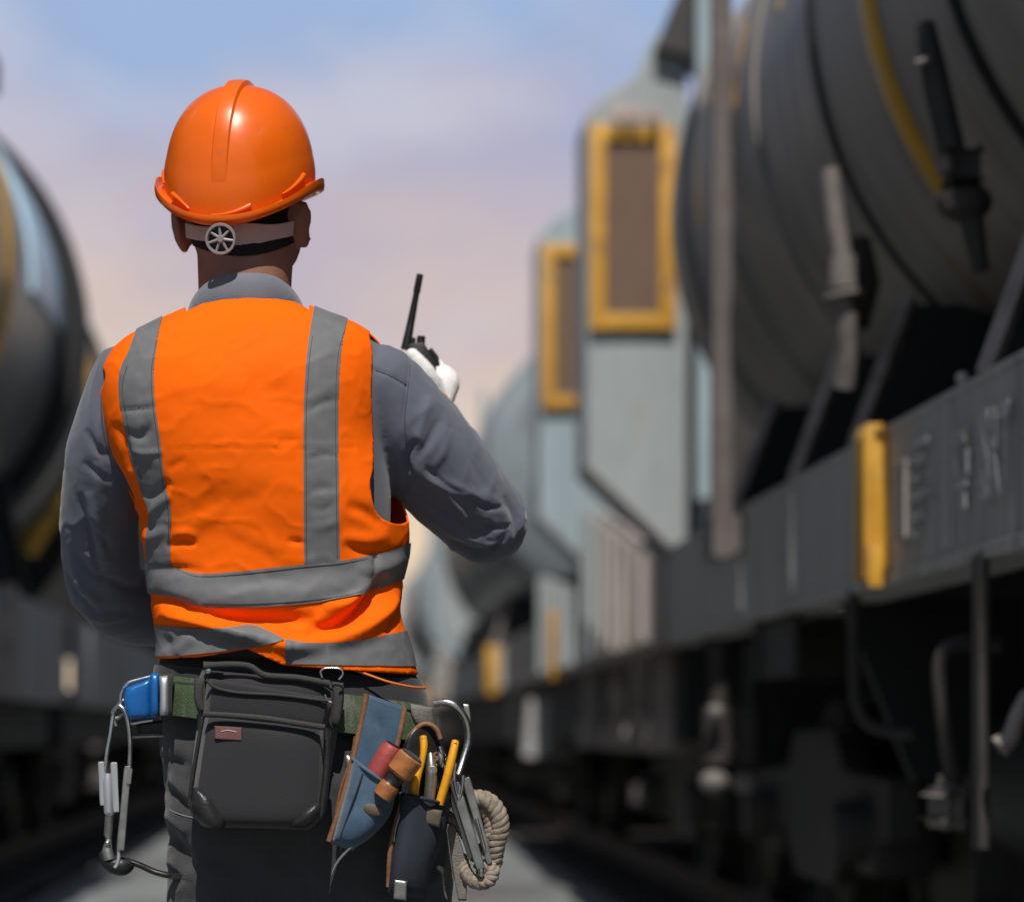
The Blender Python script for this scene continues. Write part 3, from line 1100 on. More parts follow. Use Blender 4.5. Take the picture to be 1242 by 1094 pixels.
rows_body = [(380, 245, 362, 3.36, 3.46), (410, 180, 430, 3.335, 3.48), (450, 150, 468, 3.31, 3.5), (500, 160, 458, 3.31, 3.51), (600, 185, 470, 3.315, 3.51),
             (700, 205, 468, 3.33, 3.5), (800, 210, 490, 3.33, 3.5), (900, 208, 525, 3.32, 3.5), (980, 215, 540, 3.33, 3.49)]
torso(mb, rows_body, 3, 60, 2.3)
mb.limb([U(160, 468, 3.405), U(124, 590, 3.455), U(128, 710, 3.555)], [.05, .045, .04])
mb.limb([U(128, 710, 3.555), U(185, 745, 3.64), U(262, 740, 3.72)], [.038, .036, .028])
mb.limb([U(458, 484, 3.4), U(530, 562, 3.45), U(592, 636, 3.5)], [.044, .042, .04])
mb.limb([U(597, 640, 3.5), U(565, 575, 3.6), U(528, 500, 3.7)], [.038, .036, .028])
HZ = CAMH
for s, x0, xk, xa in ((-1, 288, 280, 276), (1, 465, 478, 486)):
    mb.limb([U(x0, 990, 3.42), U(xk, 1270, 3.42), U(xa, 1640, 3.44)], [.082, .056, .04])
    fx = U(xa, 1640, 3.44).x
    mb.limb([(fx, 3.41, .04), (fx + s * .02, 3.62, .03)], [.04, .03])
# hands: palm, four bent fingers and a thumb, closed round what they hold


def hand(mb, wrist, palm, fingers, thumb, r=.0095, grow=0.0):
    mb.limb([wrist, (Vector(wrist) + Vector(palm)) / 2, palm], [.027 + grow, .031 + grow, .036 + grow], n=16, flat=.72)
    for i, f in enumerate(fingers):
        k = (1, 1.05, 1, .86)[i]
        mb.limb(f, [(r + .0015 + grow) * k, (r + .0006 + grow) * k] + [(r + grow) * k] * (len(f) - 2), n=12, sub=4)
    mb.limb(thumb, [r + .005 + grow, r + .003 + grow, r + grow], n=12, sub=4)


RW, RP = U(521, 508, 3.70), U(529, 468, 3.725)
rfing = []
for i in range(4):
    v = 446 + i * 14
    rfing.append([U(533 - i, v + 6, 3.728), U(528, v - 3, 3.758), U(512, v - 3, 3.76), U(502, v + 3, 3.735)])
rthumb = [U(528, 474, 3.70), U(517, 452, 3.686), U(500, 431, 3.688)]
LW, LP = U(262, 740, 3.72), U(312, 735, 3.75)
lfing = [[U(322, 718 + 12 * i, 3.755), U(352, 716 + 12 * i, 3.755), U(372, 718 + 12 * i, 3.73), U(368, 722 + 12 * i, 3.705)] for i in range(4)]
lthumb = [U(300, 718, 3.74), U(325, 694, 3.73), U(350, 690, 3.72)]
hand(mb, RW, RP, rfing, rthumb)
hand(mb, LW, LP, lfing, lthumb)
V, F = mb.remesh(.0055, 5, .5)
body = link_mesh('body', V, F, M_skin, man)
headV, headF = V, F
for s in (-1, 1):
    MB().ball(hp(s * .031, .083, -.012), .0125, 14).build('eye', M_eye, man)

# hair: short crop over the back of the head
P = to_px(V)
N = normals(V, F)
d_f = (V - np.array(HC)) @ np.array(fw)
lim = 311 - 10 * np.abs((P[:, 0] - 292) / 50) ** 2
earv = np.minimum(np.linalg.norm(V - np.array(hp(.086, .0, -.045)), axis=1), np.linalg.norm(V - np.array(hp(-.086, .0, -.045)), axis=1))
f = np.minimum.reduce([(lim - P[:, 1]) / 875, .03 - d_f, earv - .034, (V[:, 2] - (HC.z - .11))])
hv, hf = clip(V + N * (.0012 + .0008 * fnoise(V, 260, octv=2)[:, None]), F, f)
link_mesh('hair', hv, hf, M_hair, man)

# --- shirt: trunk and both sleeves as one cloth surface
mb = MB()
rows_shirt = [(376, 246, 360, 3.375, 3.46), (388, 205, 398, 3.352, 3.475), (403, 170, 432, 3.33, 3.49), (430, 142, 472, 3.312, 3.505), (475, 128, 482, 3.295, 3.52),
              (540, 142, 472, 3.29, 3.53), (590, 160, 474, 3.297, 3.53), (640, 176, 474, 3.305, 3.525), (700, 190, 474, 3.315, 3.52), (790, 200, 492, 3.318, 3.52), (840, 206, 505, 3.325, 3.51)]
torso(mb, rows_shirt, 4, 90, 2.45)
mb.limb([U(158, 468, 3.405), U(134, 540, 3.425), U(121, 625, 3.48), U(126, 710, 3.555)], [.059, .059, .056, .0545], n=30, sub=6)
mb.limb([U(126, 710, 3.555), U(160, 735, 3.61), U(205, 742, 3.665), U(252, 740, 3.71)], [.0535, .055, .05, .037], n=30, sub=6)
mb.limb([U(458, 472, 3.395), U(492, 520, 3.42), U(538, 578, 3.45), U(589, 634, 3.49)], [.0625, .0715, .071, .0605], n=30, sub=6)
mb.limb([U(592, 632, 3.49), U(572, 595, 3.57), U(530, 509, 3.69)], [.0575, .052, .037], n=30, sub=6)
V, F = mb.remesh(.0034, 9, .5)
P = to_px(V)
N = normals(V, F)
back = np.clip(-N[:, 1] + .45, 0, 1)
h = folds(P, [
    # left sleeve
    ([(96, 598), (108, 645), (120, 690), (128, 712)], 4.5, -.006), ([(106, 596), (118, 640), (132, 690)], 6, .004),
    ([(84, 640), (92, 690), (102, 720)], 6, .0035), ([(112, 640), (124, 652), (134, 668)], 4, -.005),
    ([(118, 560), (120, 600), (126, 640)], 6, .004), ([(104, 520), (118, 545), (134, 556)], 5, -.004), ([(100, 560), (116, 572), (136, 585)], 4, -.003),
    ([(88, 700), (112, 724), (120, 735)], 5, .005), ([(80, 690), (96, 722), (116, 742)], 4, -.004), ([(92, 735), (120, 745), (160, 738)], 6, -.004),
    ([(130, 700), (150, 712), (180, 712)], 6, -.004), ([(110, 760), (140, 768), (175, 755)], 7, .004), ([(128, 470), (122, 510), (120, 545)], 4, .003),
    # right sleeve
    ([(497, 560), (522, 582), (560, 596), (596, 608)], 8, .005), ([(500, 596), (530, 622), (570, 640), (600, 650)], 8, -.006),
    ([(505, 615), (540, 640), (575, 652), (606, 648)], 5, .004), ([(505, 532), (494, 556), (498, 575)], 4, -.005),
    ([(532, 508), (520, 535), (506, 556)], 5, -.0035), ([(520, 480), (512, 515), (502, 545)], 6, .003), ([(545, 520), (536, 552), (522, 572)], 6, .003),
    ([(560, 520), (574, 560), (590, 596)], 7, -.0025), ([(612, 600), (626, 630), (628, 664)], 5, -.004), ([(600, 600), (614, 636), (612, 668)], 5, .004),
    ([(560, 674), (590, 668), (622, 655)], 6, -.004), ([(535, 650), (560, 662), (588, 676)], 4, -.004), ([(488, 600), (494, 575), (490, 560)], 5, -.004),
    ([(576, 628), (600, 640), (622, 636)], 3, -.004), ([(566, 600), (592, 616), (618, 612)], 3.2, -.0035), ([(556, 646), (584, 658), (614, 660)], 3, .004),
    ([(540, 600), (560, 622), (572, 650)], 4, .004), ([(588, 676), (606, 660), (616, 640)], 3, -.004), ([(515, 566), (540, 588), (566, 598)], 4, -.004),
    ([(98, 680), (116, 700), (150, 706)], 3.2, -.004), ([(90, 662), (110, 676), (140, 680)], 3.2, .003), ([(96, 742), (124, 752), (160, 748)], 3.2, .0035),
    # yoke seam and sleeve seam
    ([(452, 448), (474, 456), (494, 468)], 2.2, -.0016, 1), ([(498, 432), (494, 470), (490, 508), (492, 540), (495, 566)], 2.2, -.0024, 1),
    ([(126, 448), (122, 480), (124, 520), (134, 560)], 2.4, -.002, 1),
]) * back
arm = np.clip(np.maximum(150 - P[:, 0], P[:, 0] - 470) / 25, 0, 1)
sl = np.where((P[:, 0] > 300)[:, None], V @ np.array([[.8, 0, .6], [0, 1, 0], [-.6, 0, .8]]), V)      # along each sleeve
c1 = np.clip(crease(sl, 8, (1.9, 1.2, .75), 3.0), 0, 1)
c2 = np.clip(crease(sl, 24, (.8, 1.0, 1.9), 7.0), 0, 1)
elbow = np.exp(-(np.hypot(P[:, 0] - 590, P[:, 1] - 640) / 60) ** 2) + np.exp(-(np.hypot(P[:, 0] - 125, P[:, 1] - 715) / 60) ** 2)
h += arm * (.0030 * (c1 ** 2 - .3) + (.0003 + .0005 * elbow) * (c2 ** 2 - .3) + .0005 * fnoise(V, 45, (1, 1, .7), 2, 5.0))
V = V + N * h[:, None]
shirt = link_mesh('shirt', V, F, M_shirt, man)
shirt_bvh = BVHTree.FromPolygons([tuple(v) for v in V], [tuple(int(i) for i in f) for f in F])
strip_on('sleeve_seam', shirt_bvh, [(499, 434), (495, 470), (491, 508), (493, 540)], 2.0, .0007, M_thread, shirt)
strip_on('yoke_seam', shirt_bvh, [(456, 449), (476, 457), (493, 467)], 1.6, .0007, M_thread, shirt)
strip_on('sleeve_seam', shirt_bvh, [(123, 478), (124, 515), (132, 552)], 2.0, .0007, M_thread, shirt)
# stand-and-fall collar
rings = []
NC = U(298, 350, 3.415)
for (dr, vt, drop) in ((.000, 341, 24), (.004, 337, 27), (.0085, 339, 28), (.0125, 352, 24), (.016, 378, 14), (.013, 382, 10), (.006, 360, 20)):
    ring = []
    for k in range(64):
        t = 2 * math.pi * k / 64
        b_ = (1 - math.cos(t)) / 2                              # 0 at the nape, 1 at the throat
        x, y = math.sin(t) * (.0715 + dr * .9), -math.cos(t) * (.066 + dr)
        v = vt + drop * (abs(math.sin(t)) ** 3.6 if b_ < .5 else 1 + (b_ - .5) * 1.0)
        v += -2.5 * math.sin(t)
        z = CAMH + (CY - v) * 3.38 / FPX
        ring.append((NC.x + x, NC.y + y, z))
    rings.append(ring)
MB().loft(rings + [rings[0]], caps=False).build('collar', M_collar, shirt, angle=60)

# --- vest: drawn over the trunk, cut out at neck, arms and hem
mb = MB()
rows_vest = [(360, 250, 354, 3.352, 3.475), (378, 216, 392, 3.328, 3.49), (397, 178, 440, 3.305, 3.505), (425, 138, 468, 3.283, 3.52), (470, 121, 470, 3.262, 3.538),
             (540, 131, 468, 3.257, 3.548), (610, 162, 492, 3.266, 3.548), (660, 173, 497, 3.278, 3.545), (705, 179, 488, 3.284, 3.54), (740, 184, 486, 3.28, 3.545),
             (775, 190, 496, 3.274, 3.55), (812, 188, 506, 3.27, 3.552), (845, 190, 512, 3.27, 3.552)]
torso(mb, rows_vest, 5, 120, 2.45)
V, F = mb.remesh(.0042, 6, .5)
P = to_px(V)
N = normals(V, F)
back = np.clip(-N[:, 1] * 1.3 + .5, 0, 1)
h = folds(P, [
    ([(245, 744), (290, 749), (340, 750), (385, 752)], 8, -.016), ([(180, 724), (215, 730), (250, 744)], 6, -.010), ([(185, 706), (240, 720), (300, 722), (385, 716), (440, 704), (495, 684)], 14, .0045),
    ([(190, 744), (240, 756), (290, 769), (345, 785), (395, 780)], 9, .016), ([(395, 780), (440, 764), (475, 735), (492, 705)], 10, .013),
    ([(372, 765), (415, 755), (446, 728), (470, 697)], 8, -.017), ([(390, 738), (425, 732), (448, 706)], 9, .010), ([(470, 770), (482, 735), (488, 712)], 5, -.005),
    ([(195, 752), (225, 762), (260, 770)], 6, -.006), ([(205, 745), (225, 742), (245, 750)], 4, -.005),
    ([(296, 776), (322, 782), (348, 790)], 8, -.008), ([(349, 772), (350, 806)], 4, .004), ([(236, 768), (220, 786), (214, 796)], 6, .005), ([(205, 770), (200, 790)], 6, -.004),
    # dents and creases of the back panel
    ([(204, 570), (214, 563), (226, 558)], 5, -.0018), ([(203, 664), (218, 657), (238, 661)], 4, -.0045),
    ([(210, 650), (224, 646), (240, 651)], 5, .003), ([(348, 656), (362, 657), (370, 661)], 4, -.0035), ([(200, 544), (290, 543), (380, 544), (450, 541)], 2.4, -.0009),
    ([(200, 540), (290, 539), (380, 540), (450, 537)], 3, .0006), ([(270, 634), (315, 654), (365, 678)], 8, .001), ([(262, 644), (305, 666), (345, 682)], 8, -.001),
    ([(280, 610), (240, 635), (205, 648)], 9, .0022), ([(336, 538), (350, 535), (364, 538)], 4, -.0018), ([(300, 462), (336, 480), (366, 512)], 20, -.003),
    ([(220, 450), (260, 470), (300, 460)], 24, .003), ([(340, 590), (300, 606), (240, 618)], 14, -.002), ([(370, 602), (390, 592), (410, 596)], 7, -.002),
    ([(250, 700), (250, 640), (262, 580)], 26, -.003), ([(330, 700), (338, 640), (330, 560)], 30, .003),
    # creases of the left shoulder band and side
    ([(144, 498), (165, 497), (190, 493)], 3, -.003), ([(150, 522), (170, 530), (184, 512)], 6, -.005), ([(158, 546), (176, 550), (198, 548)], 3, .0035),
    ([(165, 590), (186, 600), (206, 582)], 6, -.005), ([(180, 628), (195, 610), (208, 600)], 5, .004), ([(138, 512), (150, 535), (160, 570)], 6, -.005),
    ([(165, 618), (178, 634), (190, 640)], 6, -.005), ([(168, 650), (185, 652), (204, 640)], 6, .004), ([(180, 690), (215, 690), (250, 692)], 6, -.004),
    # right band and side
    ([(372, 612), (392, 618), (410, 606)], 6, -.0016), ([(376, 640), (392, 640), (412, 630)], 6, .0015), ([(372, 556), (392, 552), (412, 553)], 4, -.0022), ([(372, 500), (392, 488), (412, 486)], 5, -.002),
    ([(420, 612), (445, 622), (468, 640)], 7, -.004), ([(415, 650), (445, 655), (475, 648)], 8, .004), ([(415, 660), (455, 672), (490, 662)], 6, -.003), ([(430, 690), (460, 690), (492, 676)], 7, .004),
    ([(450, 702), (455, 680), (460, 668)], 4, -.004),
]) * back
h += back * (.0026 * fnoise(V, 7, (1, 1, 1), 2, 2.0) + .0011 * (np.clip(crease(V, 13, (1, 1, 1.5), 8.0), 0, 1) ** 3 - .3) + .0004 * fnoise(V, 60, (1, 1, 1), 2, 4.0))
V = V + N * h[:, None]
P = to_px(V)
isb = V[:, 1] < 3.41
neck_b = [(224, 378), (246, 368), (270, 363.5), (300, 361.5), (335, 362.5), (358, 366), (376, 376), (376, 280), (224, 280)]
neck_f = [(222, 378), (292, 640), (312, 640), (382, 376), (382, 280), (222, 280)]
arm_l = sm([(60, 395), (124, 446), (120, 482), (122, 511), (131, 542), (147, 570), (159, 594), (163, 614), (150, 640), (60, 660)], 4)
arm_r = sm([(540, 380), (455, 388), (452, 430), (451, 477), (453, 530), (453, 566), (449, 588), (457, 622), (478, 635), (497, 631), (503, 606), (560, 560)], 4)
arm_r2 = sm([(540, 380), (474, 388), (466, 430), (464, 500), (468, 550), (477, 582), (488, 606), (501, 634), (540, 640), (560, 560)], 4)
arm_l2 = [(x - 12, y) for x, y in arm_l]
neck = np.where(isb, -sdf(P, neck_b), -sdf(P, neck_f))
armf = np.minimum(np.where(isb, -sdf(P, arm_l), -sdf(P, arm_l2)), np.where(isb, -sdf(P, arm_r), -sdf(P, arm_r2)))
hem = np.interp(P[:, 0], [150, 190, 242, 300, 342, 346, 430, 512, 560], [797, 799, 797, 787, 806, 807, 813, 818, 820]) - P[:, 1]
f = np.minimum.reduce([neck, armf, hem])
vv, vf = clip(V, F, f)
vest = link_mesh('vest', vv, vf, M_vest, man)
sd = vest.modifiers.new('cloth', 'SOLIDIFY')
sd.thickness, sd.offset = .0026, -1
vest_bvh = BVHTree.FromPolygons([tuple(v) for v in vv], [tuple(int(i) for i in f) for f in vf])


def tape(poly, lift=.0016):
    p = to_px(vv)
    n_ = normals(vv, vf)
    a, b = clip(vv + n_ * lift, vf, sdf(p, poly))
    # only the piece on the wearer's back and sides carries this outline
    o = link_mesh('reflective_stripe', a, b, M_reflect, vest)
    return o


top_l = sm([(166, 400), (158, 423), (146, 451), (145, 480), (150, 508), (157, 546), (171, 594), (181, 622), (178, 650), (178, 686)], 4)
top_r = sm([(198, 384), (193, 404), (187, 451), (189, 494), (195, 534), (200, 582), (208, 618), (207, 650), (208, 690)], 4)
tape(top_l + top_r[::-1])
tape(sm([(384, 360), (380, 377), (372, 430), (368, 500), (368, 600), (369, 684)], 4) + sm([(412, 681), (411, 600), (410, 500), (413, 430), (422, 385), (430, 360)], 4))
wt = sm([(120, 676), (160, 680), (182, 683), (211, 687), (242, 696), (300, 692), (370, 684), (413, 680), (460, 671), (503, 656), (560, 640)], 5)
wb = sm([(560, 680), (500, 697), (491, 701), (460, 713), (425, 724), (370, 732), (300, 736), (245, 735), (212, 724), (181, 719), (120, 716)], 5)
tape(wt + wb, .0024)
tape(sm([(140, 757), (199, 759), (272, 762), (308, 759), (346, 776)], 5) + sm([(346, 777), (303, 785), (242, 793), (190, 796), (140, 796)], 5))
tape(sm([(346.5, 776), (380, 780), (440, 775), (499, 764), (560, 754)], 5) + sm([(560, 806), (511, 808), (430, 807), (346.5, 805)], 5))
M_stitch = mat('grey_thread', (.07, .07, .075), .9)
for ln in ([(379, 408), (375.5, 436), (371.5, 500), (371.5, 600), (372, 678)], [(419, 398), (410, 432), (407, 500), (408, 600), (409, 676)],
           [(190, 412), (183.5, 451), (185.5, 494), (191, 534), (196, 580), (204, 618), (203.5, 660)], [(154.5, 444), (149.8, 458), (148.5, 480), (153.5, 508), (160.5, 546), (174, 592)],
           [(215, 690.5), (242, 699), (300, 695.5), (370, 687.5), (413, 683.5), (458, 675)], [(245, 731.5), (300, 732.5), (370, 728.5), (425, 720.5), (460, 709.5)]):
    strip_on('stitching', vest_bvh, ln, 1.1, .0034, M_stitch, vest, n=10)
# piping round the arm openings and sewn rear seam
M_pipe = mat('vest_binding', (.95, .12, .004), .7, var=.05)
0 and strip_on('binding', vest_bvh, [(p[0] - 3, p[1]) for p in [(453.5, 400), (450, 440), (449, 480), (450, 530), (450, 566), (446, 590)]], 4.5, .0016, M_pipe, vest)
0 and strip_on('binding', vest_bvh, [(127, 452), (123.5, 482), (125.5, 511), (134.5, 540), (150, 567), (162, 592)], 4.5, .0016, M_pipe, vest)

# --- trousers
mb = MB()
rows_t = [(795, 205, 488, 3.322, 3.508), (830, 200, 497, 3.308, 3.52), (880, 195, 512, 3.296, 3.53), (930, 194, 530, 3.288, 3.53), (985, 198, 545, 3.29, 3.525), (1040, 203, 550, 3.3, 3.52), (1120, 208, 548, 3.31, 3.52)]
torso(mb, rows_t, 4, 90, 2.5)
for s, x0, xk, xa in ((-1, 292, 288, 280), (1, 460, 468, 480)):
    mb.limb([U(x0, 1010, 3.41), U((x0 + xk) / 2, 1130, 3.41), U(xk, 1270, 3.42), U(xa, 1450, 3.43), U(xa, 1690, 3.44)], [.096, .1, .084, .074, .07], n=34, sub=5)
V, F = mb.remesh(.006, 6, .5)
P = to_px(V)
N = normals(V, F)
h = folds(P, [([(196, 955), (214, 966), (232, 985)], 5, -.006), ([(200, 940), (220, 956), (240, 968)], 7, .005), ([(200, 1010), (220, 1030), (236, 1050)], 8, -.007),
              ([(196, 985), (215, 1000), (230, 1010)], 6, .004), ([(206, 1040), (222, 1056), (240, 1062)], 6, .006), ([(195, 915), (215, 925), (230, 928)], 4, -.004),
              ([(370, 1000), (372, 1050), (376, 1100)], 3, -.004)])
h += .004 * (crease(V, 9, (1, 1, 1.2), 12.0) - .5) + .0015 * fnoise(V, 40, octv=2)
V = V + N * h[:, None]
trousers = link_mesh('trousers', V, F, M_trouser, man)
tr_bvh = BVHTree.FromPolygons([tuple(v) for v in V], [tuple(int(i) for i in f) for f in F])
M_lt = mat('pale_thread', (.22, .22, .22), .9)
strip_on('pocket_seam', tr_bvh, [(196, 972), (206, 982), (220, 988), (236, 992)], 1.6, .001, M_lt, trousers)
for xa, s in ((276, -1), (486, 1)):
    c = U(xa, 1640, 3.44).x
    b = MB()
    b.limb([(c, 3.40, .06), (c + s * .008, 3.5, .055), (c + s * .02, 3.64, .045)], [.05, .05, .042], n=22, flat=.9)
    b.limb([(c, 3.42, .06), (c, 3.43, .2)], [.05, .056], n=22)
    b.box((c - .05, 3.345, 0), (c + .062, 3.685, .022), .008)
    b.build('boot', M_boot, man)

# --- gloves
for W_, P_, fg, th in ((RW, RP, rfing, rthumb), (LW, LP, lfing, lthumb)):
    mb = MB()
    hand(mb, W_, P_, fg, th, .0098, .0012)
    V, F = mb.remesh(.003, 3, .5)
    V = V + normals(V, F) * (.0006 * fnoise(V, 120, octv=3))[:, None]
    link_mesh('glove', V, F, M_glove, man)

# --- hard hat
HO = U(291, 227, 3.452)
hat_m = Matrix.Translation(HO) @ Matrix.Rotation(R(3), 4, 'Y') @ Matrix.Rotation(R(-11), 4, 'Z') @ Matrix.Rotation(R(11), 4, 'X')
HA, HB, HH, DIP = .1045, .124, .139, .050


def hat_base(t):                       # t = 0 at the back, pi at the peak
    c = math.cos(t)
    return -DIP * max(c, 0) ** 1.6 - .012 * max(-c, 0) ** 2


def hat_pt(t, u, off=0.0):
    """u: 0 at the brim line, 1 at the crown"""
    zb = hat_base(t)
    r = max(1 - u ** 2.5, 0) ** (1 / 2.2)
    bulge = 1 + .012 * math.sin(min(u * 3, 1) * math.pi)
    x, y, z = math.sin(t) * HA * r * bulge, -math.cos(t) * HB * r * bulge, zb + (HH - zb) * u
    n = Vector((x / HA ** 2, y / HB ** 2, (z + .02) / HH ** 2)).normalized()
    return hat_m @ (Vector((x, y, z)) + n * off)


rings = []
NT = 128
for i in range(47):
    u = math.sin(i / 46 * math.pi / 2) if i < 46 else .99995
    rings.append([hat_pt(2 * math.pi * k / NT, u) for k in range(NT)])
shell_in = [[hat_pt(2 * math.pi * k / NT, u, -.003) for k in range(NT)] for u in (.9, .6, .3, .02)]
b = MB()
hat = b.loft([rings[0]] + rings[1:], caps=False).build('hard_hat', M_hat, man, angle=60)
sdm = hat.modifiers.new('shell', 'SOLIDIFY')
sdm.thickness, sdm.offset = .003, -1
# brim with a raised rain gutter
rings = []
for (out, dz) in ((-.001, .008), (.003, .002), (.008, .0005), (.0095, .003), (.0115, .0075), (.0132, .0078), (.014, .004), (.0132, -.002), (.0095, -.005), (.003, -.006), (-.002, -.004)):
    ring = []
    for k in range(160):
        t = 2 * math.pi * k / 160
        pk = max(-math.cos(t), 0) ** 7                         # peak over the forehead
        side = abs(math.sin(t)) ** 6
        o_ = out * (1 + 2.6 * pk) if out > 0 else out
        lift = dz * (1 + .7 * side) if dz > .004 else dz
        ring.append(hat_m @ Vector((math.sin(t) * (HA + o_), -math.cos(t) * (HB + o_), hat_base(t) + lift - .012 * pk * max(out, 0) / .0155)))
    rings.append(ring)
MB().loft(rings + [rings[0]], caps=False).build('brim', M_hat, hat, angle=50)
# crown ridge


def hat_ridge(x, a, off):
    """point over the crown: a from -1 (back) over 0 (top) to 1 (front); x sideways"""
    u = 1 - abs(a)
    t = 0.0 if a < 0 else math.pi
    u = min(max(math.sin(u * math.pi / 2), 0), .9999)
    zb = hat_base(t)
    r = max(1 - u ** 2.5, 0) ** (1 / 2.2)
    y, z = (-1 if a < 0 else 1) * HB * r, zb + (HH - zb) * u
    n = Vector((0, y / HB ** 2, (z + .02) / HH ** 2)).normalized()
    drop = (x / HA) ** 2 * .5 * HA
    return hat_m @ (Vector((x, y, z)) + n * (off - drop * .9))


rings = []
NA = 80
for i in range(NA + 1):
    a = -.93 + 1.63 * i / NA
    k = min(1, max(a + .93, 0) / .5) ** 1.1
    hgt_ = -.0002 + .0052 * k + .0025 * max(0, 1 - abs(a + .02) / .3)
    w = .0098 + .0022 * max(0, 1 - abs(a) / .5)
    rings.append([hat_ridge(x, a, o_) for x, o_ in ((-w - .0028, -.0012), (-w, hgt_ * .9), (-w * .5, hgt_), (w * .5, hgt_), (w, hgt_ * .9), (w + .0028, -.0012))])
MB().loft(rings, closed=False, caps=False).build('crown_ridge', M_hat, hat, angle=40)
# accessory slots: low raised ribs above the brim
for (t0, t1, u0, u1) in ((-.75, -.42, .10, .055), (-.1, .42, .045, .085), (.85, 1.25, .085, .16), (-1.45, -1.15, .15, .09)):
    pts = [hat_pt(t0 + (t1 - t0) * i / 10, u0 + (u1 - u0) * (i / 10) ** 2, .001) for i in range(11)]
    MB().tube(pts, [.0012 + .0026 * (i / 10 if t0 > -.4 else 1 - i / 10) for i in range(11)], 10).build('slot_rib', M_hat, hat)
# sweatband strap and ratchet wheel at the nape
rings = []
for (dz, dr) in ((-.0085, .0), (.011, .0015), (.0115, -.0015), (-.008, -.003)):
    ring = []
    for k in range(49):
        t = -.8 + 1.9 * k / 48
        ring.append(hat_m @ Vector((.006 + math.sin(t) * (.0915 + dr), -math.cos(t) * (.0995 + dr), -.069 + .02 * (1 - math.cos(t)) + dz * (1.0 + .5 * math.exp(-((t - .3) / .3) ** 2)))))
    rings.append(ring)
MB().loft(rings + [rings[0]], closed=False, caps=False).build('sweatband', M_strap, hat)
kc = U(268, 290, 3.3195)
kax = Vector((-.1, -1, -.2))
b = MB()
b.lathe([(.0172, 0), (.0205, 0), (.0212, .003), (.0205, .006), (.0178, .006), (.0172, .004), (.0172, 0)], kc, kax, 40)
b.lathe([(.0001, .007), (.004, .007), (.0045, .005), (.0045, 0)], kc, kax, 16)
kx, ky = frame_of(kax)
for i in range(7):
    a = 2 * math.pi * i / 7 + .3
    d = kx * math.cos(a) + ky * math.sin(a)
    b.tube([kc + kax.normalized() * .003 + d * .003, kc + kax.normalized() * .003 + d * .0185], [.0024, .0016], 8)
b.build('ratchet_wheel', M_knob, hat)
MB().lathe([(.0001, -.002), (.017, -.002)], kc, kax, 24).build('ratchet_plate', M_black, hat)

# --- two-way radio in the right hand
rad = thing('two_way_radio', U(513, 470, 3.72), 'black handheld two-way radio with upright antenna gripped in white glove', 'radio')
b = MB()
Yr = 3.722


def rp(px, py):
    p = U(px, py, Yr)
    return (p.x, p.z)


b.prism([rp(494, 420), rp(513, 417), rp(520, 428), rp(528, 440), rp(529, 452), rp(523, 530), rp(490, 530)], 'y', Yr - .02, Yr + .018, .003)
b.build('case', M_black, rad)
a0, a1 = U(492, 424, Yr), U(509.5, 333, Yr)
MB().tube([a0, a0.lerp(a1, .3), a0.lerp(a1, .75), a0.lerp(a1, .77), a1], [.0078, .0062, .0047, .0056, .0052], 14).build('antenna', M_black, rad)
MB().tube([U(510, 420, Yr), U(511, 408, Yr)], [.0068, .0064], 14).build('knob', M_black, rad)
MB().tube([U(499.5, 420, Yr), U(500.5, 410, Yr)], [.005, .005], 12).build('knob', M_black, rad)
b = MB()
b.tube([U(521, 424, Yr - .004), U(528, 434, Yr - .004), U(531, 446, Yr - .004)], [.0045, .0052, .0045], 10)
b.build('talk_button', M_black, rad)

# ------------------------------------------------------------------ belt and everything hanging from it
M_web = mat('green_webbing', (.04, .07, .028), .85, var=.35, vscale=120, stretch=(1, 1, .06), bump=.9, bscale=450, col2=(.09, .095, .085), mask=(.5, .6), mscale=60, mstretch=(1, 1, .05))
M_pad = mat('black_nylon', (.016, .016, .018), .8, var=.25, vscale=25, bump=.6, bscale=520, sheen=.2)
M_bag = mat('bag_canvas', (.018, .0175, .021), .85, var=.2, vscale=22, bump=.35, bscale=700, sheen=.15)
M_bind = mat('bag_binding', (.038, .038, .038), .85, var=.2, vscale=60, bump=.6, bscale=500)
M_leather = mat('black_leather', (.02, .02, .021), .38, var=.3, vscale=60, bump=.35, bscale=220)
M_tag = mat('red_brown_tag', (.16, .07, .064), .6, var=.12, vscale=60)
M_steel = mat('bright_steel', (.62, .62, .63), .28, 1.0, var=.12, vscale=60)
M_dsteel = mat('dull_steel', (.34, .34, .32), .42, .85, var=.2, vscale=50)
M_alu = mat('brushed_aluminium', (.56, .57, .6), .4, .7, var=.15, vscale=30, stretch=(1, 1, .1))
M_blue = mat('blue_anodised', (.012, .13, .42), .32, .25, var=.2, vscale=30)
M_denim = mat('blue_denim', (.042, .086, .145), .9, var=.35, vscale=26, bump=.4, bscale=900, col2=(.085, .14, .2), mask=(.5, .72), mscale=14, sheen=.2)
M_brown = mat('brown_leather', (.21, .10, .05), .6, var=.3, vscale=50, bump=.4, bscale=220)
M_navy = mat('navy_canvas', (.018, .024, .036), .85, var=.3, vscale=25, bump=.35, bscale=800)
M_red = mat('red_handle', (.34, .055, .05), .5, var=.3, vscale=60, bump=.2, bscale=160, col2=(.2, .06, .05), mask=(.5, .7), mscale=80)
M_wood = mat('varnished_wood', (.36, .135, .04), .4, var=.35, vscale=30, stretch=(1, 1, 3), coat=.2)
M_yel = mat('yellow_grip', (.80, .36, .012), .45, var=.12, vscale=70, col2=(.32, .16, .02), mask=(.62, .8), mscale=50)
M_rope = mat('hemp_rope', (.27, .225, .175), .9, var=.4, vscale=120, bump=.5, bscale=900, col2=(.14, .11, .085), mask=(.5, .7), mscale=70)
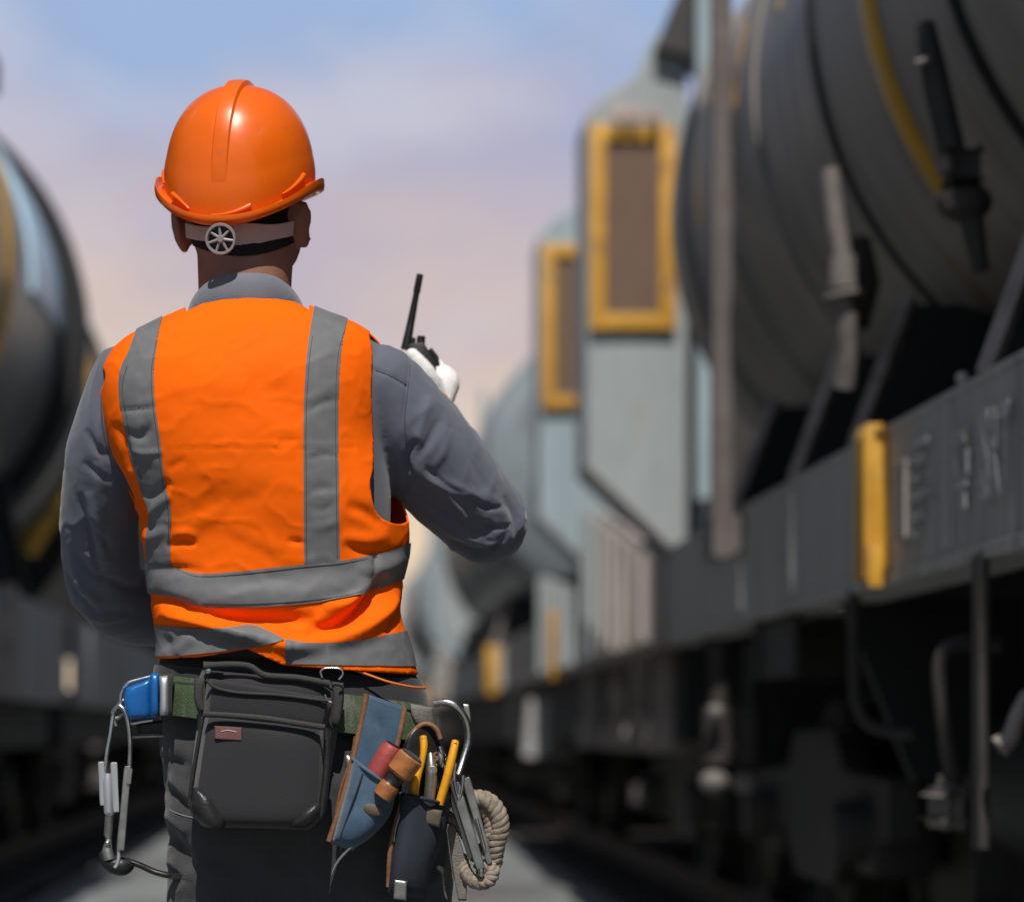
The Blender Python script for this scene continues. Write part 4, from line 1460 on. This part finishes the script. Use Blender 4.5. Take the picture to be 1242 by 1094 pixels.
M_ocord = mat('orange_cord', (.7, .16, .02), .6, var=.1)
M_gstrap = mat('grey_strap', (.17, .155, .135), .85, var=.25, vscale=60, bump=.8, bscale=400)
M_patch = mat('tan_patch', (.10, .078, .05), .7, var=.3, vscale=70)


def hip_pt(t, px_v, off):
    """around the hips: t angle, off outwards"""
    xl, xr, yb, yf = (np.interp(px_v, [795, 830, 880, 930], c) for c in ((205, 200, 195, 194), (488, 497, 512, 530), (3.322, 3.308, 3.296, 3.288), (3.508, 3.52, 3.53, 3.53)))
    p, q = U(xl, px_v, 3.4), U(xr, px_v, 3.4)
    a, b_ = (q.x - p.x) / 2 + off, (yf - yb) / 2 + off
    c, s = math.cos(t), math.sin(t)
    e = 2.5
    return Vector(((p.x + q.x) / 2 + a * math.copysign(abs(c) ** (2 / e), c), (yb + yf) / 2 + b_ * math.copysign(abs(s) ** (2 / e), s), p.z))


def hip_band(name, v0, v1, slope, off, th, m, parent, wave=0.0):
    rings = []
    for k in range(160):
        t = 2 * math.pi * k / 160
        sx = (math.cos(t) + 1) / 2
        d = slope * sx + wave * math.sin(5 * t)
        rings.append([hip_pt(t, v0 + d, off), hip_pt(t, v0 + d + 1.5, off + th), hip_pt(t, (v0 + v1) / 2 + d, off + th + .0008), hip_pt(t, v1 + d - 1.5, off + th), hip_pt(t, v1 + d, off)])
    rings.append(rings[0])
    return MB().loft(rings, closed=False, caps=False).build(name, m, parent, angle=60)


hip_band('waistband', 796, 824, 12, .006, .006, M_pad, trousers, 1.0)
hip_band('back_support', 806, 846, 18, .010, .009, M_bag, man, 1.5)
belt = hip_band('safety_belt', 815, 864, 40, .016, .004, M_web, man)


def quad_rows(rows, Yb, depth, nu=22, nv=26, p=3.2, back=.004, ylin=0.0, open_top=False):
    """sewn, padded panel: rows of (xl, yl, xr, yr) in the photo, swelling towards the viewer by depth"""
    q = crom(rows, max(2, nv // (len(rows) - 1)))
    n = len(q)
    front, rear = [], []
    for i, r in enumerate(q):
        t = 2 * i / (n - 1) - 1
        bv = 1.0 if open_top and t < 0 else max(1 - abs(t) ** p, 0) ** (1 / p)
        fr, rr = [], []
        for k in range(nu + 1):
            s = 2 * k / nu - 1
            bu = max(1 - abs(s) ** p, 0) ** (1 / p)
            w = (s + 1) / 2
            px, py = r[0] * (1 - w) + r[2] * w, r[1] * (1 - w) + r[3] * w
            yb = Yb + ylin * (px - (q[0][0] + q[0][2]) / 2)
            fr.append(U(px, py, yb - depth * (bu * bv)))
            rr.append(U(px, py, yb + back))
        front.append(fr)
        rear.append(rr)
    mb = MB()
    mb.loft(front, closed=False, caps=False)
    mb.loft(rear, closed=False, caps=False)
    edge_f = front[0] + [r[-1] for r in front[1:]] + front[-1][-2::-1] + [r[0] for r in front[-2:0:-1]]
    edge_r = rear[0] + [r[-1] for r in rear[1:]] + rear[-1][-2::-1] + [r[0] for r in rear[-2:0:-1]]
    mb.loft([edge_f + edge_f[:1], edge_r + edge_r[:1]], closed=False, caps=False)
    bmesh.ops.remove_doubles(mb.bm, verts=mb.bm.verts[:], dist=1e-6)
    return mb


def ptube(name, pts, Y, r, m, parent, sub=6, n=10, flat=None):
    Ys = Y if isinstance(Y, (list, tuple)) else [Y] * len(pts)
    return MB().tube([U(p[0], p[1], y) for p, y in zip(pts, Ys)], r, n, sub=sub, flat=flat).build(name, m, parent, angle=60)


# waist pouch
pouch = thing('waist_pouch', U(318, 900, 3.26), 'black canvas waist pouch with a red brown tag on the back of the belt', 'pouch')
quad_rows([(245, 812, 398, 826), (240, 832, 412, 838), (240, 870, 410, 884), (232, 935, 400, 944), (229, 978, 394, 986), (246, 1003, 374, 1006)], 3.282, .050).build('bag', M_bag, pouch)
quad_rows([(247, 866, 394, 882), (241, 900, 395, 910), (233, 955, 393, 962), (231, 982, 389, 988), (250, 1002, 370, 1004)], 3.245, .040, p=4).build('front_pocket', M_bag, pouch)
quad_rows([(252, 822, 402, 846), (249, 842, 401, 860), (248, 866, 396, 882)], 3.244, .018, p=5).build('flap', M_bag, pouch)
ptube('binding', [(247, 866), (270, 867), (320, 871), (360, 877), (394, 882)], 3.205, .0042, M_bind, pouch)
ptube('binding', [(247, 808), (275, 806), (302, 808), (322, 819), (360, 822), (400, 829)], 3.236, .0046, M_bind, pouch)
ptube('zip', [(250, 824), (262, 834), (290, 840), (340, 843), (398, 850)], 3.224, .0022, M_bind, pouch)
ptube('side_cord', [(246, 868), (240, 905), (233, 945), (230, 978)], 3.236, .003, M_leather, pouch)
ptube('side_cord', [(396, 884), (396, 930), (391, 975), (388, 990)], 3.224, .0045, M_leather, pouch)
quad_rows([(236, 822, 250, 822), (235, 845, 247, 846), (240, 864, 252, 866)], 3.262, .012).build('side_loop', M_bind, pouch)
quad_rows([(402, 826, 417, 828), (403, 850, 417, 852), (400, 880, 412, 882)], 3.258, .014).build('side_loop', M_bind, pouch)
quad_rows([(246, 802, 272, 803), (247, 812, 268, 814)], 3.25, .012).build('tab', M_bind, pouch)
MB().ball(U(253, 813, 3.236), (.005, .003, .0045), 14).build('snap_button', M_steel, pouch)
tg = quad_rows([(260, 880, 294, 882), (260, 896, 294, 898)], 3.2075, .003, p=8).build('tag', M_tag, pouch)
ptube('tag_thread', [(268, 887), (276, 885.5), (287, 887.5)], 3.2042, .0006, M_strap, tg)
quad_rows([(234, 956, 238, 954), (233, 968, 260, 968), (234, 984, 270, 986), (244, 1000, 274, 1000), (256, 1005, 268, 1005)], 3.222, .022, p=2).build('corner_patch', M_leather, pouch)
quad_rows([(384, 972, 388, 974), (366, 982, 389, 984), (352, 996, 384, 994), (348, 1003, 372, 1004)], 3.222, .02, p=2).build('corner_patch', M_leather, pouch)
ptube('ring', [(391, 822), (389, 814), (396, 810), (412, 811), (416, 817), (411, 824)], 3.232, .0014, M_steel, pouch)
ptube('ring', [(394, 842), (397, 849), (402, 852)], 3.226, .0016, M_steel, pouch)

# blue denim holster with two handles
hol = thing('tool_holster', U(445, 930, 3.27), 'blue denim tool holster edged in brown leather holding red and wooden handles', 'tool holster', 'tool holsters on the belt')
quad_rows([(444, 841, 491, 857), (437, 878, 485, 894), (429, 918, 478, 930), (415, 975, 464, 985), (399, 1022, 428, 1032)], 3.262, .012, p=5).build('backing', M_denim, hol)
ptube('edging', [(444, 841), (441, 862), (434, 895), (426, 930), (414, 975), (399, 1020)], 3.254, .0042, M_brown, hol)
ptube('edging', [(491, 857), (487, 880), (481, 905), (476, 925)], 3.254, .004, M_brown, hol)
ptube('side_flap', [(431, 893), (426, 920), (414, 955), (408, 985)], 3.262, .0048, M_brown, hol, flat=.5)
quad_rows([(428, 920, 480, 964), (422, 950, 472, 990), (411, 990, 449, 1016), (403, 1020, 426, 1030)], 3.25, .036, p=2.6, open_top=True).build('pocket', M_denim, hol)
ptube('pocket_rim', [(428, 920), (440, 930), (460, 945), (480, 964)], [3.249, 3.2165, 3.2135, 3.248], .0026, M_denim, hol)
ptube('pocket_seam', [(440, 938), (428, 972), (413, 1015)], [3.2155, 3.2135, 3.222], .0012, M_navy, hol)
MB().ball(U(452, 982, 3.2155), (.0145, .004, .0085), 18, Matrix.Rotation(R(22), 4, 'Y')).build('patch', M_patch, hol)


def tool_pts(a, b, Ya, Yb):
    return U(*a, Ya), U(*b, Yb)


red = thing('screwdriver', U(462, 928, 3.235), 'red handled screwdriver standing in the blue denim holster', 'screwdriver', 'hand tools in the belt holsters')
p, q = tool_pts((478, 903), (449, 952), 3.232, 3.235)
d = q - p
MB().tube([p, p + d * .04, p + d * .12, p + d * .6, p + d * .74, p + d * .8, p + d * .9], [.008, .0132, .0152, .0155, .015, .011, .012], 16).build('handle', M_red, red)
MB().tube([p - d * .012, p + d * .02], [.0085, .0115], 16).build('end_cap', M_black, red)
sh = U(403, 1058, 3.232)
MB().tube([p + d * .9, U(426, 1028, 3.236)], .0032, 10).build('shaft', M_dsteel, red)
awl = thing('pick', U(412, 1042, 3.236), 'thin bent steel pick poking out under the denim holster', 'pick', None)
ptube('pick_tip', [(429, 1024), (420, 1032), (411, 1042), (405, 1052), (402, 1061)], 3.236, [.0016, .0021, .002, .0016, .0008], M_steel, awl)
ptube('pick_handle', [(424, 1029), (433, 1014)], 3.242, .0032, M_dsteel, awl, sub=1)
wood = thing('screwdriver', U(485, 935, 3.225), 'wooden handled screwdriver with dark end cap and black collar in the denim holster', 'screwdriver', 'hand tools in the belt holsters')
p, q = tool_pts((500, 916), (463, 966), 3.203, 3.210)
d = q - p
MB().tube([p + d * .02, p + d * .05, p + d * .42, p + d * .48], [.0165, .0182, .0178, .0135], 20).build('handle', M_wood, wood)
MB().tube([p - d * .03, p - d * .01, p + d * .035], [.012, .0152, .0162], 20).build('end_cap', M_bag, wood)
MB().tube([p + d * .46, p + d * .52, p + d * .66, p + d * .70], [.0128, .0118, .0112, .0128], 18).build('collar', M_black, wood)
MB().tube([p + d * .69, p + d * .73, p + d * .99], [.0125, .0138, .013], 18).build('ferrule', M_wood, wood)
MB().tube([p + d * .94, U(464, 975, 3.236), U(434, 1012, 3.245)], .003, 10).build('shaft', M_dsteel, wood)
rag = thing('spanner', U(420, 928, 3.27), 'small steel spanner end showing behind the denim holster', 'spanner')
MB().tube([U(421, 917, 3.268), U(424, 922, 3.266), U(425, 936, 3.266), U(421, 944, 3.268)], [.004, .0065, .0065, .003], 10).build('jaw', M_dsteel, rag)
MB().tube([U(424, 936, 3.268), U(420, 990, 3.272)], .004, 8, flat=.5).build('shank', M_dsteel, rag)

# dark holster with the yellow pliers
hol2 = thing('tool_holster', U(515, 980, 3.28), 'dark navy tool holster with arched leather edge holding yellow pliers', 'tool holster', 'tool holsters on the belt')
quad_rows([(506, 879, 526, 879), (493, 897, 536, 897), (487, 930, 544, 934), (484, 968, 548, 978)], 3.285, .01, p=4, ylin=.0006).build('backing', M_leather, hol2)
ptube('edging', [(485, 950), (488, 920), (495, 897), (508, 881), (519, 878), (529, 884), (534, 896)], 3.274, .0036, M_brown, hol2)
quad_rows([(485, 962, 546, 977), (481, 1000, 540, 1012), (474, 1045, 524, 1052), (470, 1085, 516, 1090)], 3.272, .042, p=2.6, ylin=.0005, open_top=True).build('pocket', M_navy, hol2)
ptube('pocket_rim', [(485, 962), (505, 966), (528, 972), (546, 977)], [3.258, 3.2265, 3.231, 3.286], .0026, M_navy, hol2)
ptube('edging', [(489, 968), (480, 1000), (473, 1035), (471, 1075)], [3.248, 3.246, 3.246, 3.25], .0034, M_brown, hol2)
ptube('side_piping', [(494, 958), (486, 985), (480, 1005), (478, 1020)], [3.242, 3.236, 3.236, 3.24], .0012, M_dsteel, hol2)
quad_rows([(516, 978, 537, 983), (514, 998, 533, 1004)], 3.236, .006).build('patch', M_patch, hol2)
quad_rows([(478, 1066, 494, 1068), (477, 1090, 493, 1092)], 3.224, .008, p=6).build('clip', M_dsteel, hol2)
quad_rows([(497, 853, 526, 858), (498, 866, 526, 868), (504, 880, 528, 882)], 3.288, .014, ylin=.0006).build('hanger', M_gstrap, hol2)
pli = thing('pliers', U(523, 930, 3.25), 'pair of pliers with yellow grips standing in the dark holster', 'pliers', 'hand tools in the belt holsters')
ptube('handle', [(513, 893), (514, 905), (512, 922), (505, 945), (502, 968)], [3.247, 3.244, 3.242, 3.242, 3.248], [.0072, .0074, .0062, .0088, .0085], M_yel, pli, flat=.7)
ptube('handle', [(552.5, 899), (549, 915), (543, 940), (533, 975)], [3.252, 3.247, 3.244, 3.246], [.0078, .0084, .0086, .0086], M_yel, pli, flat=.7)
for (x, y, yy) in ((513.5, 896, 3.2398), (552, 902, 3.2435)):
    MB().lathe([(.0001, 0), (.0019, 0), (.0019, .0012), (.0001, .0012)], U(x, y, yy + .0006), (0, -1, 0), 14).build('hanging_hole', M_black, pli)
b = MB()
b.tube([U(522, 914, 3.256), U(523, 926, 3.252), U(523, 945, 3.25), U(520, 975, 3.252)], [.006, .0105, .0115, .0105], 14, flat=.7)
b.lathe([(.0001, 0), (.0068, 0), (.0068, .004), (.005, .0055), (.0001, .0055)], U(524, 934, 3.246), (0, -1, 0), 18)
b.build('pivot_joint', M_dsteel, pli)
ptube('spring', [(530, 912), (526, 916), (531, 920), (526, 924), (530, 928)], 3.25, .0016, M_brown, pli)

# carabiner and rope on the right hip
car = thing('carabiner', U(565, 950, 3.33), 'large steel carabiner with long grey gate plates hanging at the right hip', 'carabiner', 'carabiners on the belt')
ptube('hook', [(527, 853), (543, 852), (557, 860), (566, 876), (568, 898), (563, 918), (556, 940)], [3.31, 3.305, 3.305, 3.31, 3.315, 3.31, 3.30], .0052, M_steel, car, n=14)
quad_rows([(561, 853, 569, 854), (564, 870, 571, 871), (565, 896, 571, 896)], 3.318, .008, p=6).build('latch', M_dsteel, car)


def bar(name, a, b_, w0, w1, Y, depth, m, parent):
    a, b_ = np.array(a, float), np.array(b_, float)
    t = (b_ - a) / np.linalg.norm(b_ - a)
    nn = np.array([t[1], -t[0]])
    if nn[0] < 0:
        nn = -nn
    rows = []
    for k, w in ((0, w0 * .5), (.04, w0), (.5, (w0 + w1) / 2), (.96, w1), (1, w1 * .5)):
        c = a + (b_ - a) * k
        rows.append((*(c - nn * w / 2), *(c + nn * w / 2)))
    return quad_rows(rows, Y, depth, nu=12, nv=24, p=7).build(name, m, parent)


bar('gate_plate', (551, 950), (583, 1052), 13, 11, 3.30, .009, M_dsteel, car)
bar('gate_plate', (565, 944), (594, 1046), 11, 8, 3.312, .009, M_dsteel, car)
bar('spine', (546, 962), (571, 1040), 7, 6, 3.315, .008, M_dsteel, car)
ptube('gate_pin', [(553, 925), (551, 945), (556, 968), (560, 958), (562, 940)], 3.292, .0024, M_steel, car)
ptube('gate_wire', [(578, 992), (583, 1010), (588, 1030)], 3.3, .0022, M_steel, car)
MB().ball(U(535, 920, 3.272), (.007, .006, .012), 14).build('swivel', M_steel, car)
ptube('swivel_link', [(533, 905), (537, 918), (540, 935), (548, 950)], [3.27, 3.27, 3.28, 3.295], .003, M_steel, car)
ptube('tail', [(582, 1046), (584, 1056), (582, 1062)], 3.296, [.003, .0045, .0035], M_steel, car)


def rope(mb, pts, Ys, R_, r_, pitch):
    c = [np.array(q) for q in crom([tuple(U(p[0], p[1], y)) for p, y in zip(pts, Ys)], 14)]
    L = np.concatenate([[0], np.cumsum([np.linalg.norm(c[i + 1] - c[i]) for i in range(len(c) - 1)])])
    for s in range(3):
        out = []
        x = None
        for i, p_ in enumerate(c):
            t = Vector(c[min(i + 1, len(c) - 1)] - c[max(i - 1, 0)]).normalized()
            x = frame_of(t)[0] if x is None else (x - t * x.dot(t)).normalized()
            y = t.cross(x)
            a = 2 * math.pi * (L[i] / pitch + s / 3)
            out.append(Vector(p_) + x * math.cos(a) * R_ + y * math.sin(a) * R_)
        mb.tube(out, r_, 8)


rp_ = thing('rope', U(595, 1010, 3.34), 'twisted beige rope looped behind the carabiner at the right hip', 'rope')
b = MB()
rope(b, [(572, 968), (590, 970), (603, 984), (607, 1004), (602, 1024), (598, 1048)], [3.335, 3.328, 3.325, 3.325, 3.328, 3.335], .0062, .0068, .026)
b.build('coil', M_rope, rp_, angle=80)
b = MB()
rope(b, [(578, 982), (590, 984), (597, 998), (596, 1016), (588, 1032)], [3.34, 3.338, 3.336, 3.336, 3.34], .0062, .0068, .024)
b.build('coil', M_rope, rp_, angle=80)
b = MB()
rope(b, [(559, 1040), (566, 1060), (578, 1070), (592, 1068), (598, 1056), (590, 1050), (580, 1054)], [3.325, 3.315, 3.308, 3.308, 3.312, 3.315, 3.312], .0048, .0054, .022)
b.build('coil', M_rope, rp_, angle=80)
b = MB()
rope(b, [(542, 990), (552, 996), (560, 1004), (570, 1020), (578, 1040)], [3.33, 3.326, 3.326, 3.33, 3.332], .0044, .005, .02)
b.build('strand', M_rope, rp_, angle=80)
lan = thing('strap', U(550, 1040, 3.33), 'grey webbing strap end hanging between dark holster and carabiner', 'strap', None)
quad_rows([(541, 996, 551, 1000), (546, 1030, 562, 1032), (550, 1060, 566, 1064), (556, 1092, 566, 1092)], 3.318, .005, p=5).build('webbing', M_gstrap, lan)

# blue buckle, carabiner and tether on the left hip
bk = thing('buckle', U(180, 845, 3.37), 'bright blue metal buckle at the left end of the belt', 'buckle')
quad_rows([(153, 834, 184, 822), (150, 850, 184, 845), (155, 872, 184, 870)], 3.36, .016, p=4).build('plate', M_blue, bk)
quad_rows([(182, 816, 193, 816), (182, 842, 193, 842), (182, 870, 193, 869)], 3.338, .016, p=3).build('slide', M_blue, bk)
quad_rows([(193, 820, 205, 819), (194, 842, 204, 842), (194, 868, 204, 867)], 3.322, .014, p=3).build('end_bar', M_alu, bk)
ptube('frame_wire', [(147, 858), (147, 842), (154, 829), (168, 824), (184, 820)], 3.362, .0022, M_steel, bk)
ptube('frame_wire', [(154, 872), (160, 877), (172, 875), (185, 873)], 3.362, .0024, M_steel, bk)
ptube('frame_wire', [(158, 894), (178, 893), (206, 892)], 3.37, .0018, M_dsteel, bk)
quad_rows([(160, 878, 205, 872), (165, 884, 206, 880), (168, 891, 207, 890)], 3.385, .01, p=5).build('keeper', M_black, bk)
quad_rows([(203, 818, 211, 816), (203, 842, 209, 842), (203, 868, 209, 868)], 3.312, .012, p=3).build('belt_fold', M_pad, bk)

cl = thing('carabiner', U(142, 950, 3.36), 'slim steel carabiner with twin white plates hanging from the blue buckle', 'carabiner', 'carabiners on the belt')
ptube('hook', [(141, 880), (137, 866), (143, 856), (151, 862), (156, 880), (158, 905), (157, 938)], [3.366, 3.362, 3.358, 3.355, 3.355, 3.355, 3.356], .0033, M_steel, cl, n=12)
ptube('hook_arm', [(137, 868), (134, 890), (130, 912), (127, 938)], [3.362, 3.36, 3.358, 3.358], .0028, M_steel, cl)
ptube('eye_ring', [(140, 872), (146, 868), (152, 862), (152, 850), (146, 852), (140, 862)], 3.366, .0034, M_dsteel, cl)
bar('gate_plate', (122.5, 924), (125, 976), 8, 8, 3.36, .007, M_alu, cl)
bar('gate_plate', (138, 925), (141, 984), 9, 8, 3.352, .008, M_alu, cl)
MB().tube([U(131, 938, 3.357), U(131, 950, 3.356), U(133, 985, 3.356), U(134, 990, 3.357)], [.006, .0078, .0078, .004], 14).build('gate_barrel', M_alu, cl)
MB().tube([U(133, 985, 3.358), U(131, 1012, 3.358), U(132, 1018, 3.36)], [.0062, .006, .0035], 12).build('gate_stem', M_dsteel, cl)
bar('spine', (155, 930), (146, 1030), 9, 10, 3.357, .01, M_dsteel, cl)
bar('spine_cheek', (158, 932), (156, 950), 6, 6, 3.35, .006, M_dsteel, cl)
ptube('tail_hook', [(144, 1028), (144, 1040), (142, 1048), (139, 1052)], 3.352, .0026, M_alu, cl)
MB().tube([U(132, 1017, 3.36), U(130, 1030, 3.358), U(133, 1042, 3.358)], [.004, .007, .008], 12).build('swivel', M_dsteel, cl)
MB().ball(U(130.5, 1022, 3.352), .004, 12).build('rivet', M_steel, cl)
te = thing('tether', U(150, 1046, 3.37), 'black tether with thick knuckle joining the left carabiner to the thigh', 'tether')
b = MB()
b.tube([U(124, 1032, 3.366), U(132, 1046, 3.364), U(148, 1050, 3.364), U(160, 1046, 3.366)], [.006, .0105, .0135, .008], 14, sub=4)
b.build('knuckle', M_black, te)
ptube('cord', [(156, 1044), (170, 1049), (188, 1057), (208, 1062), (214, 1062)], [3.366, 3.366, 3.366, 3.36, 3.345], .0075, M_black, te, flat=.6)

oc = thing('cord', U(475, 824, 3.30), 'thin orange cord lying over the back support beside the vest hem', 'cord')
ptube('cord_length', [(430, 812), (446, 818), (472, 827), (500, 833), (516, 834)], [3.29, 3.288, 3.29, 3.305, 3.335], .0017, M_ocord, oc)
